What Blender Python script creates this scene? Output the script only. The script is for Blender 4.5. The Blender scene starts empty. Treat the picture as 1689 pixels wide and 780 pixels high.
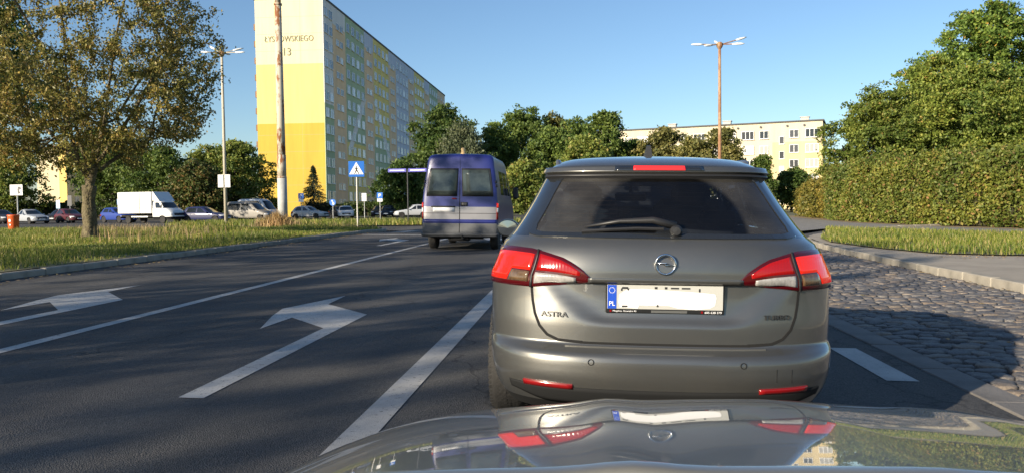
import bpy, math, random
import numpy as np
from mathutils import Vector, Matrix

random.seed(7)
RNG = np.random.default_rng(11)
sc = bpy.context.scene
COL = sc.collection
rad = math.radians

# ------------------------------------------------------------------ camera
YAW, PITCH, ROLL = rad(5.03), rad(-2.24), rad(0.7)
CAM_H = 1.2
_f = Vector((-math.sin(YAW) * math.cos(PITCH), math.cos(YAW) * math.cos(PITCH), math.sin(PITCH)))
_r0 = Vector((math.cos(YAW), math.sin(YAW), 0)); _u0 = _r0.cross(_f)
_r = _r0 * math.cos(ROLL) - _u0 * math.sin(ROLL)
_u = _r0 * math.sin(ROLL) + _u0 * math.cos(ROLL)
cam = bpy.data.cameras.new('camera'); camo = bpy.data.objects.new('camera', cam); COL.objects.link(camo)
M = Matrix((( _r.x, _u.x, -_f.x, 0), (_r.y, _u.y, -_f.y, 0), (_r.z, _u.z, -_f.z, CAM_H), (0, 0, 0, 1)))
camo.matrix_world = M
cam.sensor_width = 36; cam.lens = 36 * 1280 / 1689; cam.clip_start = 0.05; cam.clip_end = 4000
sc.camera = camo

# ------------------------------------------------------------------ sky, sun, exposure
SUN_EL, SUN_AZ = rad(17), rad(42)          # light travels forward and to the right
w = bpy.data.worlds.new('World'); sc.world = w; w.use_nodes = True
nt = w.node_tree; nt.nodes.clear()
sky = nt.nodes.new('ShaderNodeTexSky'); sky.sky_type = 'NISHITA'; sky.sun_disc = False
sky.sun_elevation = SUN_EL; sky.sun_rotation = math.pi + SUN_AZ
sky.altitude = 50; sky.air_density = 1.0; sky.dust_density = 0.35; sky.ozone_density = 3.6
bg = nt.nodes.new('ShaderNodeBackground'); bg.inputs['Strength'].default_value = 0.084
wo = nt.nodes.new('ShaderNodeOutputWorld')
nt.links.new(sky.outputs[0], bg.inputs[0]); nt.links.new(bg.outputs[0], wo.inputs[0])
sun = bpy.data.lights.new('sun', 'SUN'); sun.energy = 5.0; sun.angle = rad(0.5); sun.color = (1.0, 0.87, 0.68)
suno = bpy.data.objects.new('sun', sun); COL.objects.link(suno)
SUN_DIR = Vector((math.sin(SUN_AZ) * math.cos(SUN_EL), math.cos(SUN_AZ) * math.cos(SUN_EL), -math.sin(SUN_EL)))
suno.rotation_euler = SUN_DIR.to_track_quat('-Z', 'Y').to_euler(); suno.location = (-30, -30, 30)
vs = sc.view_settings
sc.display_settings.display_device = 'sRGB'
vs.view_transform = 'Standard'; vs.look = 'None'; vs.gamma = 1.0; vs.exposure = 0.95; vs.use_curve_mapping = False
sc.cycles.max_bounces = 8; sc.cycles.transparent_max_bounces = 16
sc.cycles.use_denoising = True

# ------------------------------------------------------------------ helpers: materials
MATS = {}
def mat(name, col, rough=0.6, metal=0.0, var=0.0, vscale=4.0, bump=0.0, bscale=40.0, coat=0.0, spec=0.5, emit=None, estr=0.0, col2=None):
    if name in MATS: return MATS[name]
    m = bpy.data.materials.new(name); m.use_nodes = True; MATS[name] = m
    t = m.node_tree; p = t.nodes['Principled BSDF']
    p.inputs['Base Color'].default_value = (*col, 1); p.inputs['Roughness'].default_value = rough
    p.inputs['Metallic'].default_value = metal; p.inputs['Coat Weight'].default_value = coat
    p.inputs['Coat Roughness'].default_value = 0.04; p.inputs['Specular IOR Level'].default_value = spec
    if emit: p.inputs['Emission Color'].default_value = (*emit, 1); p.inputs['Emission Strength'].default_value = estr
    if var > 0 or col2 or bump > 0:
        tc = t.nodes.new('ShaderNodeTexCoord')
    if var > 0 or col2:
        n = t.nodes.new('ShaderNodeTexNoise'); n.inputs['Scale'].default_value = vscale; n.inputs['Detail'].default_value = 6
        n.inputs['Roughness'].default_value = 0.65
        t.links.new(tc.outputs['Object'], n.inputs['Vector'])
        r = t.nodes.new('ShaderNodeValToRGB'); r.color_ramp.elements[0].position = 0.32; r.color_ramp.elements[1].position = 0.68
        c2 = col2 or tuple(min(1, c * (1 + var)) for c in col)
        c1 = col if col2 else tuple(c * (1 - var) for c in col)
        r.color_ramp.elements[0].color = (*c1, 1); r.color_ramp.elements[1].color = (*c2, 1)
        t.links.new(n.outputs['Fac'], r.inputs['Fac']); t.links.new(r.outputs['Color'], p.inputs['Base Color'])
    if bump > 0:
        n2 = t.nodes.new('ShaderNodeTexNoise'); n2.inputs['Scale'].default_value = bscale; n2.inputs['Detail'].default_value = 4
        t.links.new(tc.outputs['Object'], n2.inputs['Vector'])
        b = t.nodes.new('ShaderNodeBump'); b.inputs['Strength'].default_value = bump; b.inputs['Distance'].default_value = 0.02
        t.links.new(n2.outputs['Fac'], b.inputs['Height']); t.links.new(b.outputs['Normal'], p.inputs['Normal'])
    return m

def leaf_mat(name, stops, trans=0.35, rough=0.55, drift=.45):
    """leaf colour differs leaf by leaf (random per island); thin leaves let some light through"""
    m = bpy.data.materials.new(name); m.use_nodes = True; t = m.node_tree
    p = t.nodes['Principled BSDF']; out = t.nodes['Material Output']
    g = t.nodes.new('ShaderNodeNewGeometry'); r = t.nodes.new('ShaderNodeValToRGB')
    while len(r.color_ramp.elements) < len(stops): r.color_ramp.elements.new(0.5)
    for e, (pos, c) in zip(r.color_ramp.elements, stops): e.position = pos; e.color = (*c, 1)
    t.links.new(g.outputs['Random Per Island'], r.inputs['Fac'])
    # foliage differs from bough to bough: a slow drift of hue and depth over the crown
    tc = t.nodes.new('ShaderNodeTexCoord'); nz = t.nodes.new('ShaderNodeTexNoise'); nz.inputs['Scale'].default_value = drift; nz.inputs['Detail'].default_value = 3; t.links.new(tc.outputs['Object'], nz.inputs['Vector'])
    r2 = t.nodes.new('ShaderNodeValToRGB'); r2.color_ramp.elements[0].position = .33; r2.color_ramp.elements[1].position = .67; r2.color_ramp.elements[0].color = (.62, .72, .68, 1); r2.color_ramp.elements[1].color = (1.35, 1.2, 1.0, 1); t.links.new(nz.outputs['Fac'], r2.inputs[0])
    mm = t.nodes.new('ShaderNodeMix'); mm.data_type = 'RGBA'; mm.blend_type = 'MULTIPLY'; mm.inputs['Factor'].default_value = 1.0; t.links.new(r.outputs['Color'], mm.inputs['A']); t.links.new(r2.outputs['Color'], mm.inputs['B'])
    t.links.new(mm.outputs['Result'], p.inputs['Base Color'])
    p.inputs['Roughness'].default_value = rough; p.inputs['Specular IOR Level'].default_value = 0.35
    tr = t.nodes.new('ShaderNodeBsdfTranslucent'); t.links.new(mm.outputs['Result'], tr.inputs['Color'])
    mx = t.nodes.new('ShaderNodeMixShader'); mx.inputs[0].default_value = trans
    t.links.new(p.outputs[0], mx.inputs[1]); t.links.new(tr.outputs[0], mx.inputs[2]); t.links.new(mx.outputs[0], out.inputs[0])
    return m

def glass_mat(name, tint, gloss=0.04, film=0.0, arc=None):
    """car glass: tinted, see-through, mirror-like at grazing angles; film adds a dusty diffuse layer"""
    m = bpy.data.materials.new(name); m.use_nodes = True; t = m.node_tree; t.nodes.clear()
    out = t.nodes.new('ShaderNodeOutputMaterial'); tr = t.nodes.new('ShaderNodeBsdfTransparent'); tr.inputs[0].default_value = (*tint, 1)
    gl = t.nodes.new('ShaderNodeBsdfGlossy'); gl.inputs['Roughness'].default_value = gloss; gl.inputs[0].default_value = (0.9, 0.95, 1, 1)
    fr = t.nodes.new('ShaderNodeFresnel'); fr.inputs[0].default_value = 1.5
    mx = t.nodes.new('ShaderNodeMixShader'); t.links.new(fr.outputs[0], mx.inputs[0])
    base = tr
    if film > 0:
        df = t.nodes.new('ShaderNodeBsdfDiffuse'); df.inputs[0].default_value = (0.35, 0.33, 0.3, 1)
        tc = t.nodes.new('ShaderNodeTexCoord'); n = t.nodes.new('ShaderNodeTexNoise'); n.inputs['Scale'].default_value = 7; n.inputs['Detail'].default_value = 8
        t.links.new(tc.outputs['Object'], n.inputs['Vector'])
        mu = t.nodes.new('ShaderNodeMath'); mu.operation = 'MULTIPLY'; mu.inputs[1].default_value = film * 2; t.links.new(n.outputs['Fac'], mu.inputs[0])
        if arc:      # the wiper keeps a round field clean
            vd = t.nodes.new('ShaderNodeVectorMath'); vd.operation = 'DISTANCE'; vm = t.nodes.new('ShaderNodeVectorMath'); vm.operation = 'MULTIPLY'; vm.inputs[1].default_value = (1, .0, 1.25)
            t.links.new(tc.outputs['Object'], vm.inputs[0]); t.links.new(vm.outputs[0], vd.inputs[0]); vd.inputs[1].default_value = (arc[0], 0, arc[1] * 1.25)
            mr = t.nodes.new('ShaderNodeMapRange'); mr.inputs['From Min'].default_value = arc[2] - .012; mr.inputs['From Max'].default_value = arc[2] + .012; mr.inputs['To Min'].default_value = .12; mr.inputs['To Max'].default_value = 1.0
            t.links.new(vd.outputs['Value'], mr.inputs['Value']); m3 = t.nodes.new('ShaderNodeMath'); m3.operation = 'MULTIPLY'; t.links.new(mu.outputs[0], m3.inputs[0]); t.links.new(mr.outputs[0], m3.inputs[1]); mu = m3
        m2 = t.nodes.new('ShaderNodeMixShader'); t.links.new(mu.outputs[0], m2.inputs[0]); t.links.new(tr.outputs[0], m2.inputs[1]); t.links.new(df.outputs[0], m2.inputs[2])
        base = m2
    t.links.new(base.outputs[0], mx.inputs[1]); t.links.new(gl.outputs[0], mx.inputs[2]); t.links.new(mx.outputs[0], out.inputs[0])
    return m

# ------------------------------------------------------------------ helpers: meshes
def new_mesh(name, V, F, mats, smooth=False, midx=None):
    me = bpy.data.meshes.new(name)
    me.from_pydata([tuple(map(float, v)) for v in V], [], [tuple(map(int, f)) for f in F])
    for m in (mats if isinstance(mats, (list, tuple)) else [mats]): me.materials.append(m)
    if midx is not None: me.polygons.foreach_set('material_index', list(midx))
    if smooth: me.polygons.foreach_set('use_smooth', [True] * len(me.polygons))
    me.update()
    return me

def tri_mesh(name, V, T, m):
    """fast path for big triangle soups (numpy arrays)"""
    me = bpy.data.meshes.new(name); n = len(T)
    me.vertices.add(len(V)); me.vertices.foreach_set('co', np.asarray(V, np.float32).ravel())
    me.loops.add(3 * n); me.loops.foreach_set('vertex_index', np.asarray(T, np.int32).ravel())
    me.polygons.add(n); me.polygons.foreach_set('loop_start', np.arange(0, 3 * n, 3, dtype=np.int32))
    me.materials.append(m); me.update(calc_edges=True); me.validate()
    return me

def put(name, me, parent=None, loc=(0, 0, 0), rot=(0, 0, 0), scale=(1, 1, 1)):
    o = bpy.data.objects.new(name, me); COL.objects.link(o)
    o.location = loc; o.rotation_euler = rot; o.scale = scale
    if parent: o.parent = parent
    return o

def tag(o, label=None, cat=None, group=None, kind=None):
    if label: o['label'] = label
    if cat: o['category'] = cat
    if group: o['group'] = group
    if kind: o['kind'] = kind
    return o

def thing(name, label, cat, loc=(0, 0, 0), rz=0.0, group=None):
    return tag(put(name, None, None, loc, (0, 0, rz)), label, cat, group)

class MB:
    """collects boxes, tubes, lathes and prisms; build() links them as one mesh object"""
    def __init__(s): s.V = []; s.F = []; s.I = []
    def add(s, V, F, i=0):
        b = len(s.V); s.V += [tuple(v) for v in V]; s.F += [tuple(b + k for k in f) for f in F]; s.I += [i] * len(F); return s
    def box(s, c, d, i=0, rz=0.0, bev=0.0):
        x, y, z = d[0] / 2, d[1] / 2, d[2] / 2; ca, sa = math.cos(rz), math.sin(rz)
        if bev > 0:
            b = min(bev, x * .9, y * .9, z * .9); P = []; F = []
            # chamfered box: 24 verts
            for sz in (-1, 1):
                for (sx, sy) in ((-1, -1), (1, -1), (1, 1), (-1, 1)):
                    P += [(sx * (x - b), sy * (y - b), sz * z), (sx * x, sy * (y - b), sz * (z - b)), (sx * (x - b), sy * y, sz * (z - b))]
            def vi(k, q, a): return k * 12 + q * 3 + a
            F += [tuple(vi(0, q, 0) for q in (3, 2, 1, 0)), tuple(vi(1, q, 0) for q in (0, 1, 2, 3))]
            # sides
            F += [(vi(0, 0, 2), vi(0, 1, 2), vi(1, 1, 2), vi(1, 0, 2)), (vi(0, 2, 2), vi(0, 3, 2), vi(1, 3, 2), vi(1, 2, 2)),
                  (vi(0, 1, 1), vi(0, 2, 1), vi(1, 2, 1), vi(1, 1, 1)), (vi(0, 3, 1), vi(0, 0, 1), vi(1, 0, 1), vi(1, 3, 1))]
            for q in range(4):   # vertical edges
                if q in (1, 3): F.append((vi(0, q, 2), vi(0, q, 1), vi(1, q, 1), vi(1, q, 2)))
                else: F.append((vi(0, q, 1), vi(0, q, 2), vi(1, q, 2), vi(1, q, 1)))
                F.append((vi(0, q, 0), vi(0, q, 1), vi(0, q, 2))); F.append((vi(1, q, 0), vi(1, q, 2), vi(1, q, 1)))
            for k in (0, 1):
                F += [(vi(k, 0, 0), vi(k, 1, 0), vi(k, 1, 2), vi(k, 0, 2)), (vi(k, 2, 0), vi(k, 3, 0), vi(k, 3, 2), vi(k, 2, 2)),
                      (vi(k, 1, 0), vi(k, 2, 0), vi(k, 2, 1), vi(k, 1, 1)), (vi(k, 3, 0), vi(k, 0, 0), vi(k, 0, 1), vi(k, 3, 1))]
        else:
            P = [(-x, -y, -z), (x, -y, -z), (x, y, -z), (-x, y, -z), (-x, -y, z), (x, -y, z), (x, y, z), (-x, y, z)]
            F = [(3, 2, 1, 0), (4, 5, 6, 7), (0, 1, 5, 4), (1, 2, 6, 5), (2, 3, 7, 6), (3, 0, 4, 7)]
        return s.add([(c[0] + p[0] * ca - p[1] * sa, c[1] + p[0] * sa + p[1] * ca, c[2] + p[2]) for p in P], F, i)
    def tube(s, path, r, n=8, i=0, cap=True):
        pts = [Vector(p) for p in path]; rs = r if isinstance(r, (list, tuple)) else [r] * len(pts)
        V = []; F = []; ref = None
        for k, p in enumerate(pts):
            d = (pts[min(k + 1, len(pts) - 1)] - pts[max(k - 1, 0)]).normalized()
            if ref is None: ref = Vector((1, 0, 0)) if abs(d.x) < 0.8 else Vector((0, 1, 0))
            a = (ref - d * ref.dot(d)).normalized(); ref = a; b = d.cross(a)
            for q in range(n):
                th = 2 * math.pi * q / n; V.append(p + (a * math.cos(th) + b * math.sin(th)) * rs[k])
        for k in range(len(pts) - 1):
            for q in range(n):
                q2 = (q + 1) % n; F.append((k * n + q, k * n + q2, (k + 1) * n + q2, (k + 1) * n + q))
        if cap: F.append(tuple(range(n - 1, -1, -1))); F.append(tuple((len(pts) - 1) * n + q for q in range(n)))
        return s.add(V, F, i)
    def lathe(s, prof, c=(0, 0, 0), axis='z', n=20, i=0):
        """prof: (radius, height) pairs spun about the axis"""
        V = []; F = []
        for (r, h) in prof:
            for q in range(n):
                th = 2 * math.pi * q / n; a, b = r * math.cos(th), r * math.sin(th)
                v = {'z': (a, b, h), 'x': (h, a, b), 'y': (b, h, a)}[axis]
                V.append((c[0] + v[0], c[1] + v[1], c[2] + v[2]))
        for k in range(len(prof) - 1):
            for q in range(n):
                q2 = (q + 1) % n; F.append((k * n + q, k * n + q2, (k + 1) * n + q2, (k + 1) * n + q))
        if prof[0][0] > 1e-4: F.append(tuple(range(n - 1, -1, -1)))
        if prof[-1][0] > 1e-4: F.append(tuple((len(prof) - 1) * n + q for q in range(n)))
        return s.add(V, F, i)
    def prism(s, poly, fn, i=0):
        """poly: 2-D points; fn(p, side) -> 3-D point for side 0 and 1"""
        n = len(poly); V = [fn(p, 0) for p in poly] + [fn(p, 1) for p in poly]
        F = [tuple(range(n - 1, -1, -1)), tuple(range(n, 2 * n))] + [(k, (k + 1) % n, n + (k + 1) % n, n + k) for k in range(n)]
        return s.add(V, F, i)
    def mesh(s, name, mats, smooth=False): return new_mesh(name, s.V, s.F, mats, smooth, s.I)
    def build(s, name, mats, parent=None, smooth=False, loc=(0, 0, 0), rot=(0, 0, 0)): return put(name, s.mesh(name, mats, smooth), parent, loc, rot)

def sm(a, b, x):
    t = min(1.0, max(0.0, (x - a) / (b - a))); return t * t * (3 - 2 * t)

def pchip(xs, ys, xq):
    """monotone cubic interpolation"""
    xs = np.asarray(xs, float); ys = np.asarray(ys, float); h = np.diff(xs); d = np.diff(ys) / h
    m = np.zeros(len(xs)); m[0] = d[0]; m[-1] = d[-1]
    for k in range(1, len(xs) - 1):
        if d[k - 1] * d[k] > 0:
            w1 = 2 * h[k] + h[k - 1]; w2 = h[k] + 2 * h[k - 1]; m[k] = (w1 + w2) / (w1 / d[k - 1] + w2 / d[k])
    xq = np.clip(np.asarray(xq, float), xs[0], xs[-1]); k = np.clip(np.searchsorted(xs, xq) - 1, 0, len(h) - 1)
    t = (xq - xs[k]) / h[k]
    return (2 * t**3 - 3 * t**2 + 1) * ys[k] + (t**3 - 2 * t**2 + t) * h[k] * m[k] + (-2 * t**3 + 3 * t**2) * ys[k + 1] + (t**3 - t**2) * h[k] * m[k + 1]

def text_mesh(name, s, width, height, m, parent, xf, depth=0.0, bold=0.0):
    """lettering fitted to width x height; xf maps (u right, v up, d out) to a 3-D point"""
    cu = bpy.data.curves.new(name, 'FONT'); cu.body = s; cu.size = 1; cu.extrude = 0.5 if depth else 0.0; cu.resolution_u = 3; cu.offset = bold
    o = bpy.data.objects.new(name, cu); COL.objects.link(o); dg = bpy.context.evaluated_depsgraph_get()
    me = bpy.data.meshes.new_from_object(o.evaluated_get(dg)); bpy.data.objects.remove(o)
    co = np.array([v.co[:] for v in me.vertices]); lo, hi = co.min(0), co.max(0)
    for v in me.vertices:
        u = (v.co.x - lo[0]) / max(1e-6, hi[0] - lo[0]) * width; q = (v.co.y - lo[1]) / max(1e-6, hi[1] - lo[1]) * height
        v.co = Vector(xf(u, q, depth * (1 if v.co.z > 0.01 else 0)))
    me.materials.clear(); me.materials.append(m); me.update()
    return put(name, me, parent)

# ================================================================== GROUND, ROADS, PAVEMENTS
def gz(x, y):
    """carriageway falls 2 % to the right, levelling out at the junction"""
    return -0.02 * min(max(x, -8.7), 7.5) * (1 - sm(30, 42, y))
def vz(x, y):
    return 0.03 + 0.26 * (1 - sm(28, 46, y)) * sm(-60, -20, x)

def asphalt(name, base, patch):
    m = bpy.data.materials.new(name); m.use_nodes = True; t = m.node_tree; p = t.nodes['Principled BSDF']
    tc = t.nodes.new('ShaderNodeTexCoord')
    def noise(scale, detail=4, vec=None):
        n = t.nodes.new('ShaderNodeTexNoise'); n.inputs['Scale'].default_value = scale; n.inputs['Detail'].default_value = detail
        t.links.new(vec or tc.outputs['Object'], n.inputs['Vector']); return n
    def ramp(src, a, b, ca, cb):
        r = t.nodes.new('ShaderNodeValToRGB'); r.color_ramp.elements[0].position = a; r.color_ramp.elements[1].position = b
        r.color_ramp.elements[0].color = (*ca, 1); r.color_ramp.elements[1].color = (*cb, 1); t.links.new(src, r.inputs['Fac']); return r
    mp = t.nodes.new('ShaderNodeMapping'); mp.inputs['Scale'].default_value = (1.0, 0.16, 1); t.links.new(tc.outputs['Object'], mp.inputs[0])
    big = ramp(noise(0.9, 6, mp.outputs[0]).outputs['Fac'], 0.35, 0.7, base, patch)
    vo = t.nodes.new('ShaderNodeTexVoronoi'); vo.inputs['Scale'].default_value = 120; t.links.new(tc.outputs['Object'], vo.inputs['Vector'])
    grain = ramp(vo.outputs['Color'], 0.15, 0.95, (0.35, 0.35, 0.36), (1.75, 1.7, 1.6))
    mx = t.nodes.new('ShaderNodeMix'); mx.data_type = 'RGBA'; mx.blend_type = 'MULTIPLY'; mx.inputs['Factor'].default_value = 0.65
    t.links.new(big.outputs[0], mx.inputs['A']); t.links.new(grain.outputs[0], mx.inputs['B'])
    # hairline cracks
    wob = t.nodes.new('ShaderNodeVectorMath'); wob.operation = 'ADD'; nw = noise(1.3, 5); sc_ = t.nodes.new('ShaderNodeVectorMath'); sc_.operation = 'SCALE'; sc_.inputs['Scale'].default_value = 1.6
    t.links.new(nw.outputs['Color'], sc_.inputs[0]); t.links.new(tc.outputs['Object'], wob.inputs[0]); t.links.new(sc_.outputs[0], wob.inputs[1])
    mc = t.nodes.new('ShaderNodeMapping'); mc.inputs['Scale'].default_value = (.34, .13, .3); t.links.new(wob.outputs[0], mc.inputs[0])
    vc = t.nodes.new('ShaderNodeTexVoronoi'); vc.feature = 'DISTANCE_TO_EDGE'; vc.inputs['Scale'].default_value = 1.0; t.links.new(mc.outputs[0], vc.inputs['Vector'])
    cr = ramp(vc.outputs['Distance'], .0015, .0065, (.35, .35, .35), (1, 1, 1))
    m2 = t.nodes.new('ShaderNodeMix'); m2.data_type = 'RGBA'; m2.blend_type = 'MULTIPLY'; m2.inputs['Factor'].default_value = .85; t.links.new(mx.outputs['Result'], m2.inputs['A']); t.links.new(cr.outputs[0], m2.inputs['B'])
    # oil and rubber stains down the middle of lanes
    ms = t.nodes.new('ShaderNodeMapping'); ms.inputs['Scale'].default_value = (.9, .05, 1); t.links.new(tc.outputs['Object'], ms.inputs[0])
    stn = ramp(noise(1.0, 3, ms.outputs[0]).outputs['Fac'], .38, .62, (.74, .74, .75), (1.18, 1.17, 1.15))
    m3 = t.nodes.new('ShaderNodeMix'); m3.data_type = 'RGBA'; m3.blend_type = 'MULTIPLY'; m3.inputs['Factor'].default_value = 1; t.links.new(m2.outputs['Result'], m3.inputs['A']); t.links.new(stn.outputs[0], m3.inputs['B'])
    t.links.new(m3.outputs['Result'], p.inputs['Base Color'])
    p.inputs['Roughness'].default_value = 0.82; p.inputs['Specular IOR Level'].default_value = 0.4
    b = t.nodes.new('ShaderNodeBump'); b.inputs['Strength'].default_value = 0.7; b.inputs['Distance'].default_value = 0.007
    t.links.new(vo.outputs['Distance'], b.inputs['Height']); t.links.new(b.outputs['Normal'], p.inputs['Normal'])
    return m

ASPHALT = asphalt('asphalt', (0.056, 0.056, 0.059), (0.088, 0.086, 0.083))
LOT = asphalt('old_asphalt', (0.055, 0.053, 0.052), (0.09, 0.085, 0.08))
PAINT = mat('road_paint', (0.46, 0.45, 0.43), 0.75, bump=0.35, bscale=140)
def worn_paint(m):
    t = m.node_tree; p = t.nodes['Principled BSDF']; tc = t.nodes.new('ShaderNodeTexCoord')
    def nz(s_, d): n = t.nodes.new('ShaderNodeTexNoise'); n.inputs['Scale'].default_value = s_; n.inputs['Detail'].default_value = d; n.inputs['Roughness'].default_value = .75; t.links.new(tc.outputs['Object'], n.inputs['Vector']); return n
    def rp(src, stops):
        r = t.nodes.new('ShaderNodeValToRGB')
        for e, (x, c) in zip(r.color_ramp.elements, stops): e.position = x; e.color = (*c, 1)
        t.links.new(src, r.inputs[0]); return r
    a = rp(nz(2.2, 5).outputs['Fac'], ((.3, (.34, .335, .32)), (.7, (.50, .49, .465)))); b = rp(nz(26, 8).outputs['Fac'], ((.355, (.14, .14, .14)), (.43, (1, 1, 1))))
    mx = t.nodes.new('ShaderNodeMix'); mx.data_type = 'RGBA'; mx.blend_type = 'MULTIPLY'; mx.inputs['Factor'].default_value = 1; t.links.new(a.outputs[0], mx.inputs['A']); t.links.new(b.outputs[0], mx.inputs['B']); t.links.new(mx.outputs['Result'], p.inputs['Base Color'])
worn_paint(PAINT)
EDGING = mat('edging_concrete', (0.15, 0.14, 0.13), 0.9, var=0.25, vscale=3.0, bump=0.4, bscale=60)
KERB = mat('kerb_concrete', (0.27, 0.245, 0.20), 0.9, var=0.28, vscale=3.0, bump=0.4, bscale=60)
PAVE = mat('pavement_concrete', (0.30, 0.262, 0.21), 0.9, var=0.18, vscale=1.3, bump=0.3, bscale=50)
EARTH = mat('earth', (0.095, 0.075, 0.045), 0.95, col2=(0.10, 0.12, 0.045), vscale=0.8, bump=0.6, bscale=12)
SAND = mat('joint_sand', (0.055, 0.05, 0.045), 0.95, var=0.3, vscale=6)
FIELD = mat('field', (0.07, 0.085, 0.03), 0.95, col2=(0.11, 0.11, 0.05), vscale=0.05)

def sheet(name, xs, ys, zf, m, parent=None):
    V = [(x, y, zf(x, y)) for y in ys for x in xs]; n = len(xs)
    F = [(j * n + i, j * n + i + 1, (j + 1) * n + i + 1, (j + 1) * n + i) for j in range(len(ys) - 1) for i in range(n - 1)]
    return put(name, new_mesh(name, V, F, m, True), parent)

tag(sheet('ground', np.linspace(-1500, 1500, 31), np.linspace(-1500, 1500, 31), lambda x, y: -0.25, FIELD), kind='structure')
tag(sheet('car_park', np.linspace(-90, 60, 4), [40.0, 60, 80, 104], lambda x, y: -0.012, LOT), kind='structure')
ys_road = np.concatenate([np.linspace(-40, 28, 18), np.linspace(29, 44, 16), [60, 100]])
road = tag(sheet('road', np.linspace(-8.75, 2.51, 9), ys_road, gz, ASPHALT), kind='structure')
# asphalt from the end of the parking bay to the junction
tag(sheet('junction', np.linspace(2.51, 24.0, 10), np.linspace(26.5, 44, 18), lambda x, y: gz(x, y) - 0.004, ASPHALT), kind='structure')

def marking(name, poly, lift=0.004):
    """flat painted shape on the road (polygon of x, y), cut fine enough to follow the fall"""
    V = [(x, y, gz(x, y) + lift) for x, y in poly]
    return put(name, new_mesh(name, V, [tuple(range(len(V)))], PAINT), road)
def stripe(name, x0, x1, y0, y1):
    n = max(2, int((y1 - y0) / 2.5) + 1); ys = np.linspace(y0, y1, n)
    V = [(x, y, gz(x, y) + 0.004) for y in ys for x in (x0, x1)]
    F = [(2 * k, 2 * k + 1, 2 * k + 3, 2 * k + 2) for k in range(n - 1)]
    return put(name, new_mesh(name, V, F, PAINT), road)
stripe('lane_line', -4.69, -4.56, -20, 38)
stripe('lane_line', -1.245, -1.065, -2, 40)
ARROW = [(-2.47, 4.53), (-2.31, 4.53), (-2.31, 7.36), (-2.31, 8.2), (-3.0, 8.98), (-3.05, 9.84), (-3.38, 8.52), (-3.27, 7.96), (-3.05, 7.12), (-3.02, 7.87), (-2.47, 7.24)]
marking('turn_arrow', ARROW)
marking('turn_arrow', [(x - 3.28, (y if y > 5 else y - 1.5) + 0.82) for x, y in ARROW])
marking('turn_arrow', [(x - 3.35, y + 17.2) for x, y in ARROW])
marking('turn_arrow', [(x, y + 18.6) for x, y in ARROW])
for k in range(5): marking('crossing_bar', [(-8.2 + k * 1.5, 33.2), (-7.6 + k * 1.5, 33.2), (-7.6 + k * 1.5, 36.6), (-8.2 + k * 1.5, 36.6)])
marking('stop_line', [(-8.4, 29.2), (-4.75, 29.2), (-4.75, 29.55), (-8.4, 29.55)])
# short dashes along the edge of the parking bay
for y in (2.2, 5.55, 9.2, 12.9, 16.6, 20.3): marking('edge_dash', [(2.11, y), (2.33, y), (2.33, y + 1.25), (2.11, y + 1.25)])
marking('worn_mark', [(0.02, 4.05), (0.22, 4.05), (0.22, 5.2), (0.02, 5.2)])

# ---- kerbs: each stone its own piece
def kerb_run(root, pts, width, height, step=1.0, zf=gz, sink=0.12):
    """pts: polyline of the kerb's road-side edge; stones lie to its left when walked"""
    P = [Vector((x, y, 0)) for x, y in pts]; L = [0.0]
    for a, b in zip(P, P[1:]): L.append(L[-1] + (b - a).length)
    def at(s):
        for k in range(len(P) - 1):
            if s <= L[k + 1] or k == len(P) - 2: return P[k].lerp(P[k + 1], (s - L[k]) / (L[k + 1] - L[k]))
    me = MB().box((0, 0, 0), (width, 1.0, height + sink), bev=0.018).mesh('kerb_stone', KERB)
    s = 0.0
    while s + step <= L[-1]:
        a, b = at(s), at(s + step); d = (b - a); c = (a + b) / 2; nrm = Vector((-d.y, d.x, 0)).normalized()
        q = c + nrm * width / 2; j = random.uniform(-0.008, 0.008)
        o = put('kerb_stone', me, root, (q.x, q.y, zf(c.x, c.y) + (height - sink) / 2 + j), (random.uniform(-.006, .006), 0, math.atan2(d.y, d.x) - math.pi / 2), (1, d.length - 0.012, 1))
        s += step
def bed(name, poly, z, m):
    return new_mesh(name, [(x, y, z) for x, y in poly], [tuple(range(len(poly)))], m)
VERGE_EDGE = [(-8.75, -6), (-8.75, 30), (-8.9, 34), (-9.4, 37.2), (-10.6, 39.8), (-12.6, 41.6), (-15.5, 42.8), (-20, 44)]
kl = tag(put('verge_kerb', bed('verge_kerb', [(-8.95, -6), (-8.78, -6), (-8.78, 33), (-8.95, 33)], 0.0, SAND)), kind='structure')
kerb_run(kl, VERGE_EDGE, 0.16, 0.11)
BAY_EDGE = [(6.0, 1.0), (6.29, 11.6), (6.5, 16), (6.73, 20.2), (7.04, 23.8), (7.6, 27), (8.6, 30), (10.5, 33.5), (13.5, 36.5), (18, 39)]
kr = tag(put('bay_kerb', bed('bay_kerb', [(6.2, 1), (6.35, 1), (6.6, 11.6), (6.45, 11.6)], -0.2, SAND)), kind='structure')
kerb_run(kr, BAY_EDGE[::-1], 0.16, 0.13)      # stones on the pavement side
def bay_x(y): return float(np.interp(y, [p[1] for p in BAY_EDGE], [p[0] for p in BAY_EDGE]))

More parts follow.
